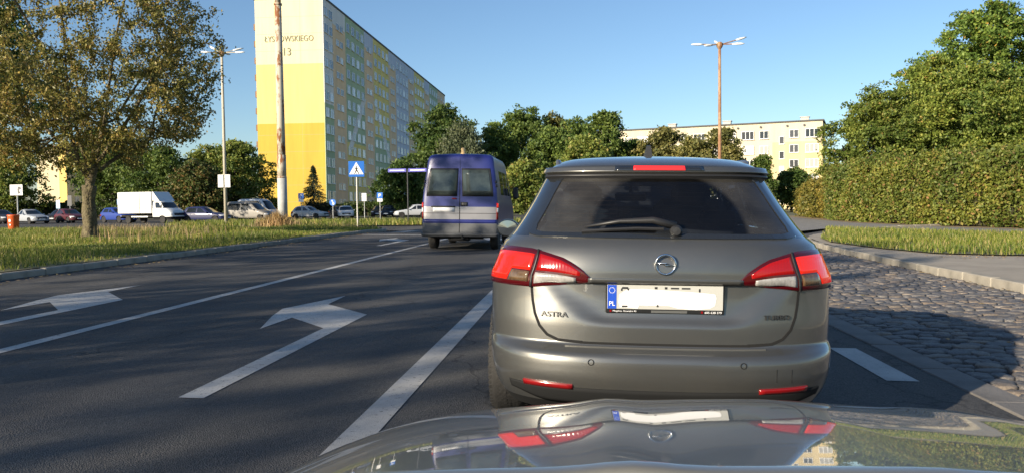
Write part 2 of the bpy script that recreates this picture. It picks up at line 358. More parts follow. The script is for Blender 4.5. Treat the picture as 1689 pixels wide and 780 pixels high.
# ---- cobbled parking bay: stones one by one, the far ones joined
bay = tag(sheet('parking_bay', np.linspace(2.51, 7.6, 6), np.linspace(-6, 26.5, 27), lambda x, y: gz(x, y) - 0.026, SAND), kind='structure')
STONE = mat('granite_sett', (0.20, 0.185, 0.17), 0.62, bump=0.5, bscale=25)
_t = STONE.node_tree; _p = _t.nodes['Principled BSDF']
_oi = _t.nodes.new('ShaderNodeNewGeometry'); _ob = _t.nodes.new('ShaderNodeObjectInfo'); _ad = _t.nodes.new('ShaderNodeMath'); _ad.operation = 'ADD'
_fr = _t.nodes.new('ShaderNodeMath'); _fr.operation = 'FRACT'
_t.links.new(_oi.outputs['Random Per Island'], _ad.inputs[0]); _t.links.new(_ob.outputs['Random'], _ad.inputs[1]); _t.links.new(_ad.outputs[0], _fr.inputs[0])
_r = _t.nodes.new('ShaderNodeValToRGB'); _r.color_ramp.interpolation = 'LINEAR'
for _ in range(3): _r.color_ramp.elements.new(0.5)
for _e, (_a, _c) in zip(_r.color_ramp.elements, ((0, (0.082, 0.082, 0.086)), (0.3, (0.14, 0.132, 0.125)), (0.55, (0.105, 0.10, 0.10)), (0.8, (0.19, 0.155, 0.12)), (1, (0.165, 0.16, 0.155)))): _e.position = _a; _e.color = (*_c, 1)
_t.links.new(_fr.outputs[0], _r.inputs[0])
_tc = _t.nodes.new('ShaderNodeTexCoord'); _n = _t.nodes.new('ShaderNodeTexNoise'); _n.inputs['Scale'].default_value = 9; _n.inputs['Detail'].default_value = 7; _t.links.new(_tc.outputs['Object'], _n.inputs['Vector'])
_mx = _t.nodes.new('ShaderNodeMix'); _mx.data_type = 'RGBA'; _mx.blend_type = 'MULTIPLY'; _mx.inputs['Factor'].default_value = 0.7
_r2 = _t.nodes.new('ShaderNodeValToRGB'); _r2.color_ramp.elements[0].color = (0.45, 0.43, 0.42, 1); _r2.color_ramp.elements[1].color = (1.3, 1.25, 1.2, 1); _r2.color_ramp.elements[0].position = 0.3; _r2.color_ramp.elements[1].position = 0.7
_t.links.new(_n.outputs['Fac'], _r2.inputs[0]); _t.links.new(_r.outputs[0], _mx.inputs['A']); _t.links.new(_r2.outputs[0], _mx.inputs['B']); _t.links.new(_mx.outputs['Result'], _p.inputs['Base Color'])

def sett(rng):
    """one worn stone, about 1 x 1 x 1 before scaling: an uneven hexagon-ish block with a domed top"""
    n = 8; V = []; F = []
    ang = [math.pi / 8 + k * math.pi / 4 + rng.uniform(-.12, .12) for k in range(n)]
    rr = [0.585 + rng.uniform(-.05, .04) for _ in range(n)]
    def ring(sc_, z, jz=0.0): return [(max(-.5, min(.5, math.cos(a) * r * 1.05)) * sc_, max(-.5, min(.5, math.sin(a) * r * 1.05)) * sc_, z + rng.uniform(-jz, jz)) for a, r in zip(ang, rr)]
    V += ring(1.0, -1.0) + ring(0.99, -0.13, .05) + ring(0.91, -0.02, .05) + ring(0.55, 0.02, .06) + [(0, 0, 0.03)]
    for k in range(3):
        for q in range(n): F.append((k * n + q, k * n + (q + 1) % n, (k + 1) * n + (q + 1) % n, (k + 1) * n + q))
    for q in range(n): F.append((3 * n + q, 3 * n + (q + 1) % n, 4 * n))
    return V, F
_rs = random.Random(5)
SETTS = [sett(_rs) for _ in range(14)]
SETT_ME = [new_mesh('cobble', V, F, STONE, True) for V, F in SETTS]
stones = []
y = 0.8
while y < 26.3:
    dy = _rs.uniform(0.12, 0.17); x = 2.80 + _rs.uniform(-0.02, 0.02); lim = bay_x(y) - 0.03
    while x < lim - 0.08:
        dx = min(_rs.uniform(0.12, 0.24), lim - x)
        stones.append((x + dx / 2, y + dy / 2 + 0.05 * math.sin(x * 1.7 + y * .6), dx * 0.94, dy * 0.93, _rs.uniform(-.012, .012), _rs.uniform(-.10, .10), _rs.randrange(14), _rs.uniform(-.045, .045), _rs.uniform(-.045, .045)))
        x += dx
    y += dy
def shows(s):   # in view, past the two cars in front
    return s[1] > 4.6 and s[0] < 0.575 * s[1] + 0.2 and s[0] > 0.30 * s[1] - 0.3
near = sorted([s for s in stones if shows(s)], key=lambda s: s[0]**2 + s[1]**2)[:300]
near_set = set(near)
for s in near:
    put('cobble', SETT_ME[s[6]], bay, (s[0], s[1], gz(s[0], s[1]) + s[4]), (s[7], s[8] , s[5]), (s[2], s[3], 0.1))
V = []; F = []
for s in stones:
    if s in near_set: continue
    v0, f0 = SETTS[s[6]]; b = len(V); ca, sa = math.cos(s[5]), math.sin(s[5])
    for (a, c, d) in v0:
        a *= s[2]; c *= s[3]; V.append((s[0] + a * ca - c * sa, s[1] + a * sa + c * ca, gz(s[0], s[1]) + s[4] + d * 0.1 + a * s[8] * -1 + c * s[7]))
    F += [tuple(b + k for k in f) for f in f0]
tag(put('cobble_field', new_mesh('cobble_field', V, F, STONE, True), bay), kind='stuff')
# flush concrete edging between road and bay
me_edge = MB().box((0, 0, 0), (0.26, 1.0, 0.12), bev=0.008).mesh('edging_slab', EDGING)
for k in range(26): put('edging_slab', me_edge, bay, (2.65, 0.5 + k, gz(2.65, 0) - 0.052 + random.uniform(-.004, .004)), (0, 0.02, random.uniform(-.004, .004)), (1, 0.985, 1))

# ---- right-hand pavement, path and lawn
def band(name, left, right, zf, m, n=30, kind='structure'):
    """sheet between two polylines with the same number of points"""
    V = [(x, y, zf) for p in zip(left, right) for (x, y) in p]; F = [(2 * k, 2 * k + 1, 2 * k + 3, 2 * k + 2) for k in range(len(left) - 1)]
    return tag(put(name, new_mesh(name, V, F, m)), kind=kind)
pv_l = [(x + 0.14, y) for x, y in BAY_EDGE]
band('pavement', pv_l, [(45, y) if y < 30 else (45, y) for _, y in pv_l], 0.0, PAVE)
tag(sheet('lawn_soil', np.linspace(8, 70, 8), np.linspace(38.5, 105, 8), lambda x, y: -0.008, EARTH), kind='structure')
LAWN = [(7.42, 23.9), (7.55, 20.6), (8.0, 18.3), (9.0, 17.5), (10.5, 17.3), (14, 17.6), (22, 18.5), (24, 26), (18.6, 27.2), (14.8, 28.5), (12.6, 33), (11.0, 36.0), (8.9, 29.2), (7.9, 26.4)]
tag(put('lawn', bed('lawn', LAWN, 0.03, EARTH)), kind='structure')
PATH = [(9.6, 31), (11.2, 36.2), (12.8, 33.2), (15.0, 28.7), (18.8, 27.4), (30, 26), (30, 31), (19.0, 31.6), (16.6, 37), (15.2, 46), (16, 60), (17, 70), (12, 70), (11, 50), (10, 40)]
PATHM = mat('path_asphalt', (0.20, 0.19, 0.175), 0.9, var=0.2, vscale=2.0, bump=0.3, bscale=60)
tag(put('footpath', bed('footpath', [(8.2, 44), (8.9, 33), (11.2, 36.4), (12.8, 33.4), (15.0, 28.9), (18.8, 27.5), (30, 26.2), (30, 31.5), (18.4, 32.4), (16.9, 36.5), (15.8, 46), (16.6, 56), (18, 72), (11, 72), (9, 56)], 0.008, PATHM)), kind='structure')
HEDGE_SOIL = mat('dry_soil', (0.23, 0.17, 0.09), 0.95, var=0.3, vscale=3)
tag(put('hedge_bed', bed('hedge_bed', [(30, 31), (18.2, 32.0), (16.6, 36.5), (15.4, 46), (16.2, 56), (18, 72), (30, 72)], 0.014, HEDGE_SOIL)), kind='structure')

# ---- left verge
xs = np.concatenate([[-90, -70, -55, -45], np.linspace(-38, -9.0, 30)]); ysv = np.linspace(-8, 52, 61)
def verge_edge_x(y): return float(np.interp(y, [p[1] for p in VERGE_EDGE], [p[0] for p in VERGE_EDGE])) - 0.12
V = []; F = []; n = len(xs)
for yy in ysv:
    e = verge_edge_x(yy) if yy <= 44 else -20 - (yy - 44) * 4.0
    for k in range(n):
        x = -90 + (e + 90) * ((xs[k] + 90) / (xs[-1] + 90)); bumpz = 0.03 * math.sin(x * 1.3) * math.sin(yy * .9)
        V.append((x, yy, vz(x, yy) + bumpz * sm(0, 2, e - x)))
F = [(j * n + i, j * n + i + 1, (j + 1) * n + i + 1, (j + 1) * n + i) for j in range(len(ysv) - 1) for i in range(n - 1)]
tag(put('verge', new_mesh('verge', V, F, EARTH, True)), kind='structure')
STRIP = [(-13.0, 49.5), (-4.5, 50.5), (-4.0, 55), (-8, 60), (-30, 62), (-31, 55), (-22, 50.5)]
tag(put('far_verge', bed('far_verge', STRIP, 0.05, EARTH)), kind='structure')

# ---- grass: blades as thin triangles
def in_poly(P, poly):
    x, y = P[:, 0], P[:, 1]; ins = np.zeros(len(P), bool); j = len(poly) - 1
    for i in range(len(poly)):
        xi, yi = poly[i]; xj, yj = poly[j]
        c = ((yi > y) != (yj > y)) & (x < (xj - xi) * (y - yi) / (yj - yi + 1e-12) + xi); ins ^= c; j = i
    return ins
def blades(P, z, h, wd, rng, lean=0.5):
    n = len(P); a = rng.uniform(0, 2 * np.pi, n); d = rng.uniform(0, 2 * np.pi, n); ln = np.abs(rng.normal(0, lean, n)) * h
    hx, hy = np.cos(a) * wd / 2, np.sin(a) * wd / 2; tx, ty = np.cos(d) * ln, np.sin(d) * ln; hh = np.sqrt(np.maximum(h**2 - np.minimum(ln, h * .9)**2, (.2 * h)**2))
    V = np.empty((n, 5, 3))
    V[:, 0] = np.c_[P[:, 0] - hx, P[:, 1] - hy, z]; V[:, 1] = np.c_[P[:, 0] + hx, P[:, 1] + hy, z]
    V[:, 2] = np.c_[P[:, 0] + hx * .7 + tx * .35, P[:, 1] + hy * .7 + ty * .35, z + hh * .62]; V[:, 3] = np.c_[P[:, 0] - hx * .7 + tx * .35, P[:, 1] - hy * .7 + ty * .35, z + hh * .62]
    V[:, 4] = np.c_[P[:, 0] + tx, P[:, 1] + ty, z + hh]
    b = (np.arange(n) * 5)[:, None]; T = np.concatenate([b + [0, 1, 2], b + [0, 2, 3], b + [3, 2, 4]])
    return V.reshape(-1, 3), T
GRASS = leaf_mat('grass_blade', [(0, (0.085, 0.135, 0.02)), (0.35, (0.15, 0.205, 0.03)), (0.7, (0.24, 0.265, 0.05)), (0.88, (0.32, 0.29, 0.10)), (1, (0.48, 0.40, 0.20))], 0.4)
DRY = leaf_mat('dry_grass', [(0, (0.20, 0.16, 0.07)), (0.5, (0.34, 0.26, 0.13)), (1, (0.42, 0.30, 0.20))], 0.3)
def scatter(n, x0, x1, y0, y1, fn):
    P = np.c_[RNG.uniform(x0, x1, n), RNG.uniform(y0, y1, n)]; return P[fn(P)]
def verge_ok(P):
    ex = np.interp(P[:, 1], [p[1] for p in VERGE_EDGE], [p[0] for p in VERGE_EDGE]) - 0.22
    u = P[:, 0] / np.maximum(P[:, 1], .1)
    return (P[:, 0] < ex) & (u > -0.90) & (P[:, 1] < 44 + np.maximum(0, -20 - P[:, 0]) * .25)
vzz = np.vectorize(vz)
parts = []
for (n, y0, y1, h0, h1, wd) in ((150000, 9, 20, .10, .26, .014), (190000, 16, 32, .12, .30, .02), (150000, 28, 50, .15, .36, .032)):
    P = scatter(n, -48, -8.8, y0, y1, verge_ok)
    patch = 0.75 + 0.5 * np.sin(P[:, 0] * .7 + 1.3 * np.sin(P[:, 1] * .4)) * np.sin(P[:, 1] * .55 + P[:, 0] * .2)
    h = .85 * RNG.uniform(h0, h1, len(P)) * np.clip(patch, .35, 1.35) * np.clip((-8.7 - P[:, 0]) * .9, .45, 1)
    parts.append(blades(P, vzz(P[:, 0], P[:, 1]) - .01, h, wd * RNG.uniform(.5, 1.15, len(P)), RNG, .7))
def join(parts):
    V = []; T = []; b = 0
    for v, t in parts: V.append(v); T.append(t + b); b += len(v)
    return np.concatenate(V), np.concatenate(T)
tag(put('verge_grass', tri_mesh('verge_grass', *join(parts), GRASS)), 'tall yellow green grass on the verge left of the road', 'grass', kind='stuff')
P = scatter(7000, -46, -10, 20, 46, lambda P: verge_ok(P) & (np.sin(P[:, 0] * .5 + P[:, 1] * .35) + RNG.uniform(-.6, .6, len(P)) > .35))
a = blades(P, vzz(P[:, 0], P[:, 1]), RNG.uniform(.28, .5, len(P)), RNG.uniform(.012, .026, len(P)), RNG, .25)
ang = RNG.uniform(0, 6.28, 1600); r = np.abs(RNG.normal(0, .8, 1600)); P2 = np.c_[-19.1 + r * np.cos(ang), 47.6 + .5 * r * np.sin(ang)]
b = blades(P2, np.full(1600, .05), RNG.uniform(.4, 1.25, 1600) * np.exp(-r * .4), RNG.uniform(.02, .05, 1600), RNG, .3)
tag(put('dry_weeds', tri_mesh('dry_weeds', *join([a, b]), DRY)), 'dry brown weeds and seed heads among the verge grass', 'weeds', kind='stuff')
P = scatter(60000, 7, 26, 17, 37, lambda P: in_poly(P, LAWN) & (P[:, 0] / P[:, 1] < .78))
a = blades(P, np.full(len(P), .025), RNG.uniform(.06, .22, len(P)), RNG.uniform(.014, .03, len(P)), RNG)
P = scatter(16000, -32, -3, 49, 63, lambda P: in_poly(P, STRIP))
b = blades(P, np.full(len(P), .04), RNG.uniform(.2, .5, len(P)), RNG.uniform(.03, .06, len(P)), RNG)
tag(put('lawn_grass', tri_mesh('lawn_grass', *a, GRASS)), 'short sunlit grass strip beside the right hand footpath', 'grass', kind='stuff')
tag(put('far_grass', tri_mesh('far_grass', *b, GRASS)), 'grass strip under the street name post beyond the junction', 'grass', kind='stuff')

# ================================================================== BUILDINGS
def window_mesh(name, wd, ht, split=2, frame=0.07, deep=0.10):
    """frame ring with mullions (slot 0), panes set back (slot 1), sill (slot 0); lies in the x-z plane, faces -y"""
    m = MB(); e = frame
    m.box((-wd / 2 + e / 2, 0, 0), (e, deep, ht)); m.box((wd / 2 - e / 2, 0, 0), (e, deep, ht))
    m.box((0, 0, ht / 2 - e / 2), (wd - 2 * e, deep, e)); m.box((0, 0, -ht / 2 + e / 2), (wd - 2 * e, deep, e))
    for k in range(1, split): m.box((-wd / 2 + wd * k / split, 0, 0), (e * 1.3, deep, ht - 2 * e))
    m.box((0, -0.06, -ht / 2 - 0.04), (wd + 0.16, deep + .14, 0.06))
    m.box((0, 0.005, 0), (wd - 2 * e, 0.03, ht - 2 * e), 1)
    return m.mesh(name, [WFRAME, WGLASS])
WFRAME = mat('window_frame_white', (0.78, 0.78, 0.76), 0.5)
WGLASS = bpy.data.materials.new('window_pane'); WGLASS.use_nodes = True
_t = WGLASS.node_tree; _p = _t.nodes['Principled BSDF']; _o = _t.nodes.new('ShaderNodeObjectInfo'); _g = _t.nodes.new('ShaderNodeNewGeometry'); _a = _t.nodes.new('ShaderNodeMath'); _a.operation = 'ADD'; _fr = _t.nodes.new('ShaderNodeMath'); _fr.operation = 'FRACT'
_t.links.new(_o.outputs['Random'], _a.inputs[0]); _t.links.new(_g.outputs['Random Per Island'], _a.inputs[1]); _t.links.new(_a.outputs[0], _fr.inputs[0])
_r = _t.nodes.new('ShaderNodeValToRGB'); _r.color_ramp.interpolation = 'CONSTANT'
for _ in range(3): _r.color_ramp.elements.new(.5)
for _e, (_x, _c) in zip(_r.color_ramp.elements, ((0, (.02, .024, .03)), (.34, (.06, .06, .065)), (.52, (.34, .33, .31)), (.72, (.60, .59, .57)), (.86, (.03, .03, .035)))): _e.position = _x; _e.color = (*_c, 1)
_t.links.new(_fr.outputs[0], _r.inputs[0]); _t.links.new(_r.outputs[0], _p.inputs['Base Color']); _p.inputs['Roughness'].default_value = .06; _p.inputs['Specular IOR Level'].default_value = .6

def plaster(name, c):
    m = mat(name, c, 0.9, var=0.09, vscale=0.35, bump=0.05, bscale=8)
    t = m.node_tree; mp = t.nodes.new('ShaderNodeMapping'); mp.inputs['Scale'].default_value = (2.2, 2.2, .22)     # rain streaks run down
    tcn = [n for n in t.nodes if n.type == 'TEX_COORD'][0]; nn = [n for n in t.nodes if n.type == 'TEX_NOISE' and abs(n.inputs['Scale'].default_value - .35) < .01][0]
    t.links.new(tcn.outputs['Object'], mp.inputs[0]); t.links.new(mp.outputs[0], nn.inputs['Vector'])
    return m
CREAM = plaster('plaster_cream', (0.66, 0.58, 0.36)); LIGHTY = plaster('plaster_light_yellow', (0.62, 0.47, 0.19)); DEEPY = plaster('plaster_deep_yellow', (0.50, 0.335, 0.05))
PEACH = plaster('plaster_peach', (0.74, 0.53, 0.32)); GREEN = plaster('plaster_green', (0.38, 0.47, 0.29)); YEL = plaster('plaster_yellow', (0.72, 0.58, 0.19))
GREYP = plaster('plaster_grey', (0.66, 0.65, 0.62)); BLUEP = plaster('plaster_blue_grey', (0.52, 0.56, 0.64)); ROOFM = mat('roof_felt', (0.09, 0.09, 0.09), 0.9)
WALLG = plaster('wall_grey', (0.42, 0.41, 0.38))

# ---- tall block, end wall towards the camera, long front parallel to the road
TX, TY0, TY1, TH = -41.4, 124.2, 238.0, 35.4; TX0 = -52.6
tower = thing('apartment_tower', 'tall many coloured apartment block with bright yellow end wall, left of centre', 'building', (0, 0, 0))
MB().box(((TX + TX0) / 2, (TY0 + TY1) / 2, TH / 2 - 0.2), (TX - TX0, TY1 - TY0, TH)).build('wall', WALLG, tower)
wid = TX - TX0
for nm, z0, z1, m in (('end_wall_panel', 24.75, TH + .02, CREAM), ('end_wall_panel', 15.1, 24.75, LIGHTY), ('end_wall_panel', -0.2, 15.1, DEEPY)):
    MB().box(((TX + TX0) / 2, TY0 - .12, (z0 + z1) / 2), (wid + .1, .24, z1 - z0)).build(nm, m, tower)
rf = MB().box(((TX + TX0) / 2, (TY0 + TY1) / 2, TH + .0), (wid + .5, TY1 - TY0 + .6, .35)).build('roof', ROOFM, tower)
for yy in (150, 178, 205): MB().box((-47, yy, TH + 1.3), (4, 5, 2.4)).build('lift_house', WALLG, rf)
JOINT = mat('panel_joint', (.40, .36, .20), .95)
for k in range(1, 13): MB().box(((TX + TX0) / 2, TY0 - .2415, 35.1 - 2.735 * k), (wid + .08, .004, .035)).build('panel_joint', JOINT, tower)
for x in (TX0 + 3.7, TX0 + 7.5): MB().box((x, TY0 - .2415, TH / 2), (.03, .0035, TH - .1)).build('panel_joint', JOINT, tower)
LETTER = mat('sign_letters_dark', (0.16, 0.16, 0.10), 0.7)
text_mesh('address_lettering', 'ŁYSKOWSKIEGO', 8.2, 0.95, LETTER, tower, lambda u, v, d: (-51.1 + u, TY0 - .26 - d, 28.35 + v), .04)
text_mesh('address_number', '13', 1.2, 1.25, LETTER, tower, lambda u, v, d: (-47.9 + u, TY0 - .26 - d, 26.1 + v), .04)
text_mesh('address_lettering', 'UL.', 1.2, 0.6, LETTER, tower, lambda u, v, d: (-49.2 + u, TY0 - .26 - d, 30.6 + v), .04) if False else None
BALC = mat('balcony_panel', (0.20, 0.11, 0.06), 0.8)
for k in range(11): MB().box((TX0 - .28, TY0 + 2.0, 3.6 + 2.74 * k), (.5, 3.4, 1.0)).build('balcony', BALC, tower)
SEC = [123.97, 128.7, 135.9, 148.0, 154.6, 167.1, 173.8, 186.6, 193.5, 206.2, 213.3, 225.8, 238.0]
def panel(y0, y1, z0, z1, m, dx=.16): MB().box((TX + dx / 2, (y0 + y1) / 2, (z0 + z1) / 2), (dx, y1 - y0, z1 - z0)).build('facade_panel', m, tower)
top = TH - .18
panel(SEC[0], SEC[1], 18.4, top, GREYP); panel(SEC[0], SEC[1], 0, 18.4, GREEN)
for k, (a, b) in enumerate(((1, 2), (3, 4), (5, 6), (7, 8), (9, 10))):
    panel(SEC[a], SEC[b], 0, top - 3.0 - .0 * k, PEACH); panel(SEC[a], SEC[b], top - 3.0, top, BLUEP if k else GREYP)
panel(SEC[2], SEC[3], 13.0, top, GREEN); panel(SEC[2], SEC[3], 0, 13.0, YEL)
panel(SEC[4], SEC[5], 15.6, top, YEL); panel(SEC[4], SEC[5], 0, 15.6, GREEN)
panel(SEC[6], SEC[7], 0, top, BLUEP); panel(SEC[8], SEC[9], 0, top, YEL); panel(SEC[10], SEC[11], 0, top, GREEN); panel(SEC[11], SEC[12], 0, top, PEACH)
for (ya, za, yb, zb) in ((147.6, 22.2, 137.6, 11.6), (155.4, 22.6, 166.8, 11.8)):   # pale slanting bands of paint
    w2 = 1.3
    MB().prism([(ya - w2, za), (ya + w2, za), (yb + w2, zb), (yb - w2, zb)], lambda p, s: (TX + .15 + .02 * s, p[0], p[1])).build('slanted_band', GREYP, tower)
W_A = window_mesh('window', 1.75, 1.5, 2); W_S = window_mesh('window', 1.5, 1.1, 2); W_C = window_mesh('window', 1.8, 1.55, 2)
spots = []
for k in range(12):
    z = 33.35 - 2.735 * k
    for a, b, n, me, dz in ((0, 1, 2, W_A, 0), (1, 2, 2, W_S, -1.15), (2, 3, 4, W_C, 0), (3, 4, 2, W_S, -1.15), (4, 5, 4, W_C, 0), (5, 6, 2, W_S, -1.15), (6, 7, 4, W_C, 0), (7, 8, 2, W_S, -1.15), (8, 9, 4, W_C, 0), (9, 10, 2, W_S, -1.15), (10, 11, 4, W_C, 0), (11, 12, 3, W_S, 0)):
        L = SEC[b] - SEC[a]
        for q in range(n):
            if n == 2 and me is W_S: yy = SEC[a] + L * (.36 + .30 * q)
            elif n == 2: yy = SEC[a] + L * (.28 + .50 * q)
            else: yy = SEC[a] + L * (q + .5) / n
            if z + dz > 1.6: spots.append((yy, z + dz, me))
spots.sort(key=lambda s: s[0])
for yy, z, me in spots[:300]: put('window', me, tower, (TX + .19, yy, z), (0, 0, math.pi / 2))
V = []; F = []; I = []
for yy, z, me in spots[300:]:
    b = len(V); V += [(TX + .19 - v.co.y, yy + v.co.x, z + v.co.z) for v in me.vertices]
    for p in me.polygons: F.append([b + k for k in p.vertices]); I.append(p.material_index)
tag(put('far_windows', new_mesh('far_windows', V, F, [WFRAME, WGLASS], False, I), tower), kind='stuff')
MB().box((TX + .8, 138.5, 1.6), (1.6, 4.5, .25)).box((TX + .22, 138.5, .8), (.1, 2.2, 1.6)).build('entrance_canopy', mat('canopy_dark', (.08, .08, .09), .7), tower)

# ---- low yellow block on the right
A = Vector((44.94, 149.0, 0)); B = Vector((10.44, 161.0, 0)); dAB = (B - A).normalized(); nrm = Vector((dAB.y, -dAB.x, 0))
if nrm.y > 0: nrm = -nrm
block = thing('low_apartment_block', 'long pale yellow five storey apartment block behind trees on the right', 'building', (A.x, A.y, 0), math.atan2(-dAB.y, -dAB.x))
# local x runs from B to A direction (so the near corner is at 0 and the block extends to -x), -y faces the camera
BL = 44.0; BH = 16.3
BC = plaster('block_cream', (0.53, 0.465, 0.34)); BY = plaster('block_yellow', (0.57, 0.45, 0.22)); BP = plaster('block_pale', (0.54, 0.44, 0.25))
MB().box((-BL / 2, 6, BH / 2 - .1), (BL, 12, BH)).build('wall', BC, block)
def bpanel(x0, x1, z0, z1, m, t=.1): MB().box(((x0 + x1) / 2, -t / 2, (z0 + z1) / 2), (x1 - x0, t, z1 - z0)).build('facade_panel', m, block)
bpanel(-8.9, 0.03, 0, 12.6, BP); bpanel(-2.9, 0.05, 0, 11.6, BY, .14); bpanel(-17.5, -8.9, 0, 9.4, BP)
MB().box((-BL / 2, 6, BH + .1), (BL + .5, 12.5, .25)).build('roof', ROOFM, block)
for x in (-3.4, -18.0, -29): MB().box((x, 5, BH + .7), (1.5, 1.2, 1.1)).box((x, 5, BH + 1.3), (1.8, 1.5, .12)).build('chimney', WALLG, block)
W_B3 = window_mesh('window', 2.3, 1.6, 3); W_B2 = window_mesh('window', 1.6, 1.5, 2); W_BS = window_mesh('window', .9, 1.45, 1)
for z in (14.1, 11.3, 8.5, 5.7, 2.9):
    for x, me in ((-1.85, W_B3), (-5.0, W_B2), (-10.4, W_B2), (-13.4, W_B3), (-16.4, W_B2), (-19.6, W_B2), (-22.6, W_B3), (-25.6, W_B2), (-31, W_B2), (-34, W_B3), (-37, W_B2), (-40, W_B2)):
        put('window', me, block, (x, -.16, z))
    put('window', W_BS, block, (-7.2, -.12, z - 1.15))
    # attic vents
for x in (-3.2, -6.2, -11, -15.2): MB().lathe([(.22, -.05), (.22, .0)], (x, -.12, 15.6), 'y', 10).build('vent', ROOFM, block)

# ---- pale end wall glimpsed under the tree on the far left
lb = thing('pale_apartment_block', 'pale yellow building end wall seen under the tree at far left', 'building', (-93, 130, 0))
MB().box((0, 6, 6.2), (5.6, 12, 12.4)).build('wall', plaster('pale_wall', (.58, .50, .32)), lb)
MB().box((2.1, -.06, 6.2), (1.4, .12, 12.38)).build('wall_panel', plaster('pale_wall_b', (.70, .50, .16)), lb)
MB().box((0, 6, 12.5), (6.0, 12.5, .3)).build('roof', ROOFM, lb)
for z in (3, 5.8, 8.6): put('window', W_BS, lb, (2.84, 2.5, z), (0, 0, math.pi / 2))

# ---- little white house end far right behind the block
wh = thing('white_annex', 'white low building end between yellow block and the right hand trees', 'building', (52.5, 168, 0))
MB().box((0, 5, 4.2), (8, 10, 8.4)).build('wall', plaster('annex_white', (.72, .70, .66)), wh); MB().box((0, 5, 8.5), (8.3, 10.3, .25)).build('roof', ROOFM, wh)

# ================================================================== POSTS, LAMPS, SIGNS
def rusty(name, a, b, pos=.5):
    m = bpy.data.materials.new(name); m.use_nodes = True; t = m.node_tree; p = t.nodes['Principled BSDF']
    tc = t.nodes.new('ShaderNodeTexCoord'); mp = t.nodes.new('ShaderNodeMapping'); mp.inputs['Scale'].default_value = (1, 1, .35); t.links.new(tc.outputs['Object'], mp.inputs[0])
    n = t.nodes.new('ShaderNodeTexNoise'); n.inputs['Scale'].default_value = 3.2; n.inputs['Detail'].default_value = 8; n.inputs['Roughness'].default_value = .7; t.links.new(mp.outputs[0], n.inputs['Vector'])
    r = t.nodes.new('ShaderNodeValToRGB'); r.color_ramp.elements[0].position = pos - .03; r.color_ramp.elements[1].position = pos + .03
    r.color_ramp.elements[0].color = (*a, 1); r.color_ramp.elements[1].color = (*b, 1); t.links.new(n.outputs['Fac'], r.inputs[0]); t.links.new(r.outputs[0], p.inputs['Base Color']); p.inputs['Roughness'].default_value = .8
    return m
MAST = rusty('peeling_mast', (.46, .42, .33), (.22, .085, .03), .53); GALV = mat('galvanised', (.42, .43, .43), .5, .6, var=.15, vscale=6)
POSTP = rusty('lamp_post_paint', (.42, .38, .30), (.34, .22, .12), .60); RUST = rusty('lamp_post_rust', (.34, .22, .13), (.24, .12, .06), .5)
LAMPW = mat('luminaire_white', (.75, .75, .72), .4); DARKM = mat('dark_metal', (.05, .05, .055), .5, .3)

mast = thing('steel_mast', 'thick pole with peeling rusty paint and grey base in front of tower', 'pole', (-19.65, 50, .04))
MB().tube([(0, 0, 3.2), (0, 0, 8), (0, 0, 14.6)], [.28, .25, .215], 20).build('upper_shaft', MAST, mast, True)
MB().tube([(0, 0, 3.18), (0, 0, 3.3)], [.315, .30], 20).tube([(0, 0, 3.22), (0, 0, 4.7)], [.293, .287], 20).build('sleeve', MAST, mast, True)
MB().tube([(0, 0, -.1), (0, 0, 3.2)], [.32, .31], 20).build('base_tube', mat('grey_mast_paint', (.40, .40, .38), .7, var=.15, vscale=3), mast, True)
MB().tube([(0, 0, 14.6), (0, 0, 19)], [.2, .17], 16).build('top_tube', MAST, mast, True)
MB().tube([(0, 0, 14.5), (0, 0, 14.62)], [.27, .26], 20).build('collar', MAST, mast, True)

def lamp_post(label, x, y, h, m, arms, sign=None):
    t = thing('street_lamp', label, 'street lamp', (x, y, 0.03), 0, 'tall street lamps with crowns of arms')
    MB().tube([(0, 0, -.1), (0, 0, h * .5), (0, 0, h)], [.13, .105, .085], 14).build('post', m, t, True)
    MB().lathe([(.12, h - .25), (.2, h - .1), (.22, h + .05), (.1, h + .15)], n=12).build('crown', RUST, t)
    for ang, ln, up in arms:
        dx, dy = math.cos(ang), math.sin(ang)
        a = MB().tube([(dx * .1, dy * .1, h), (dx * ln, dy * ln, h + up)], .035, 8).build('arm', RUST if m is RUST else POSTP, t)
        c = Vector((dx * ln, dy * ln, h + up)); mb = MB(); n = 8
        mb.tube([c - Vector((dx, dy, up / ln)) * .25, c, c + Vector((dx, dy, up / ln)) * .28, c + Vector((dx, dy, up / ln)) * .5], [.04, .075, .065, .025], n)
        mb.build('luminaire', LAMPW, a, True)
    return t
lp = lamp_post('pale street lamp post with white boards beside the olive tree, left', -25.45, 54, 12.35, POSTP, [(rad(178), 1.15, .10), (rad(150), 1.0, .45), (rad(30), 1.0, .30), (rad(-6), 1.3, -.02), (rad(90), .9, .1)])
for s in (-1, 1):
    MB().box((s * .25, -.16, 3.2), (.42, .03, .92), bev=.008).build('notice_board', mat('board_white', (.62, .62, .58), .6), lp)
lamp_post('rusty brown street lamp post rising behind the grey estate car', 8.8, 50, 11.1, RUST, [(rad(180), 1.25, .04), (rad(215), .8, -.12), (rad(95), .8, .3), (rad(20), 1.4, .40), (rad(-8), 1.0, -.02)])

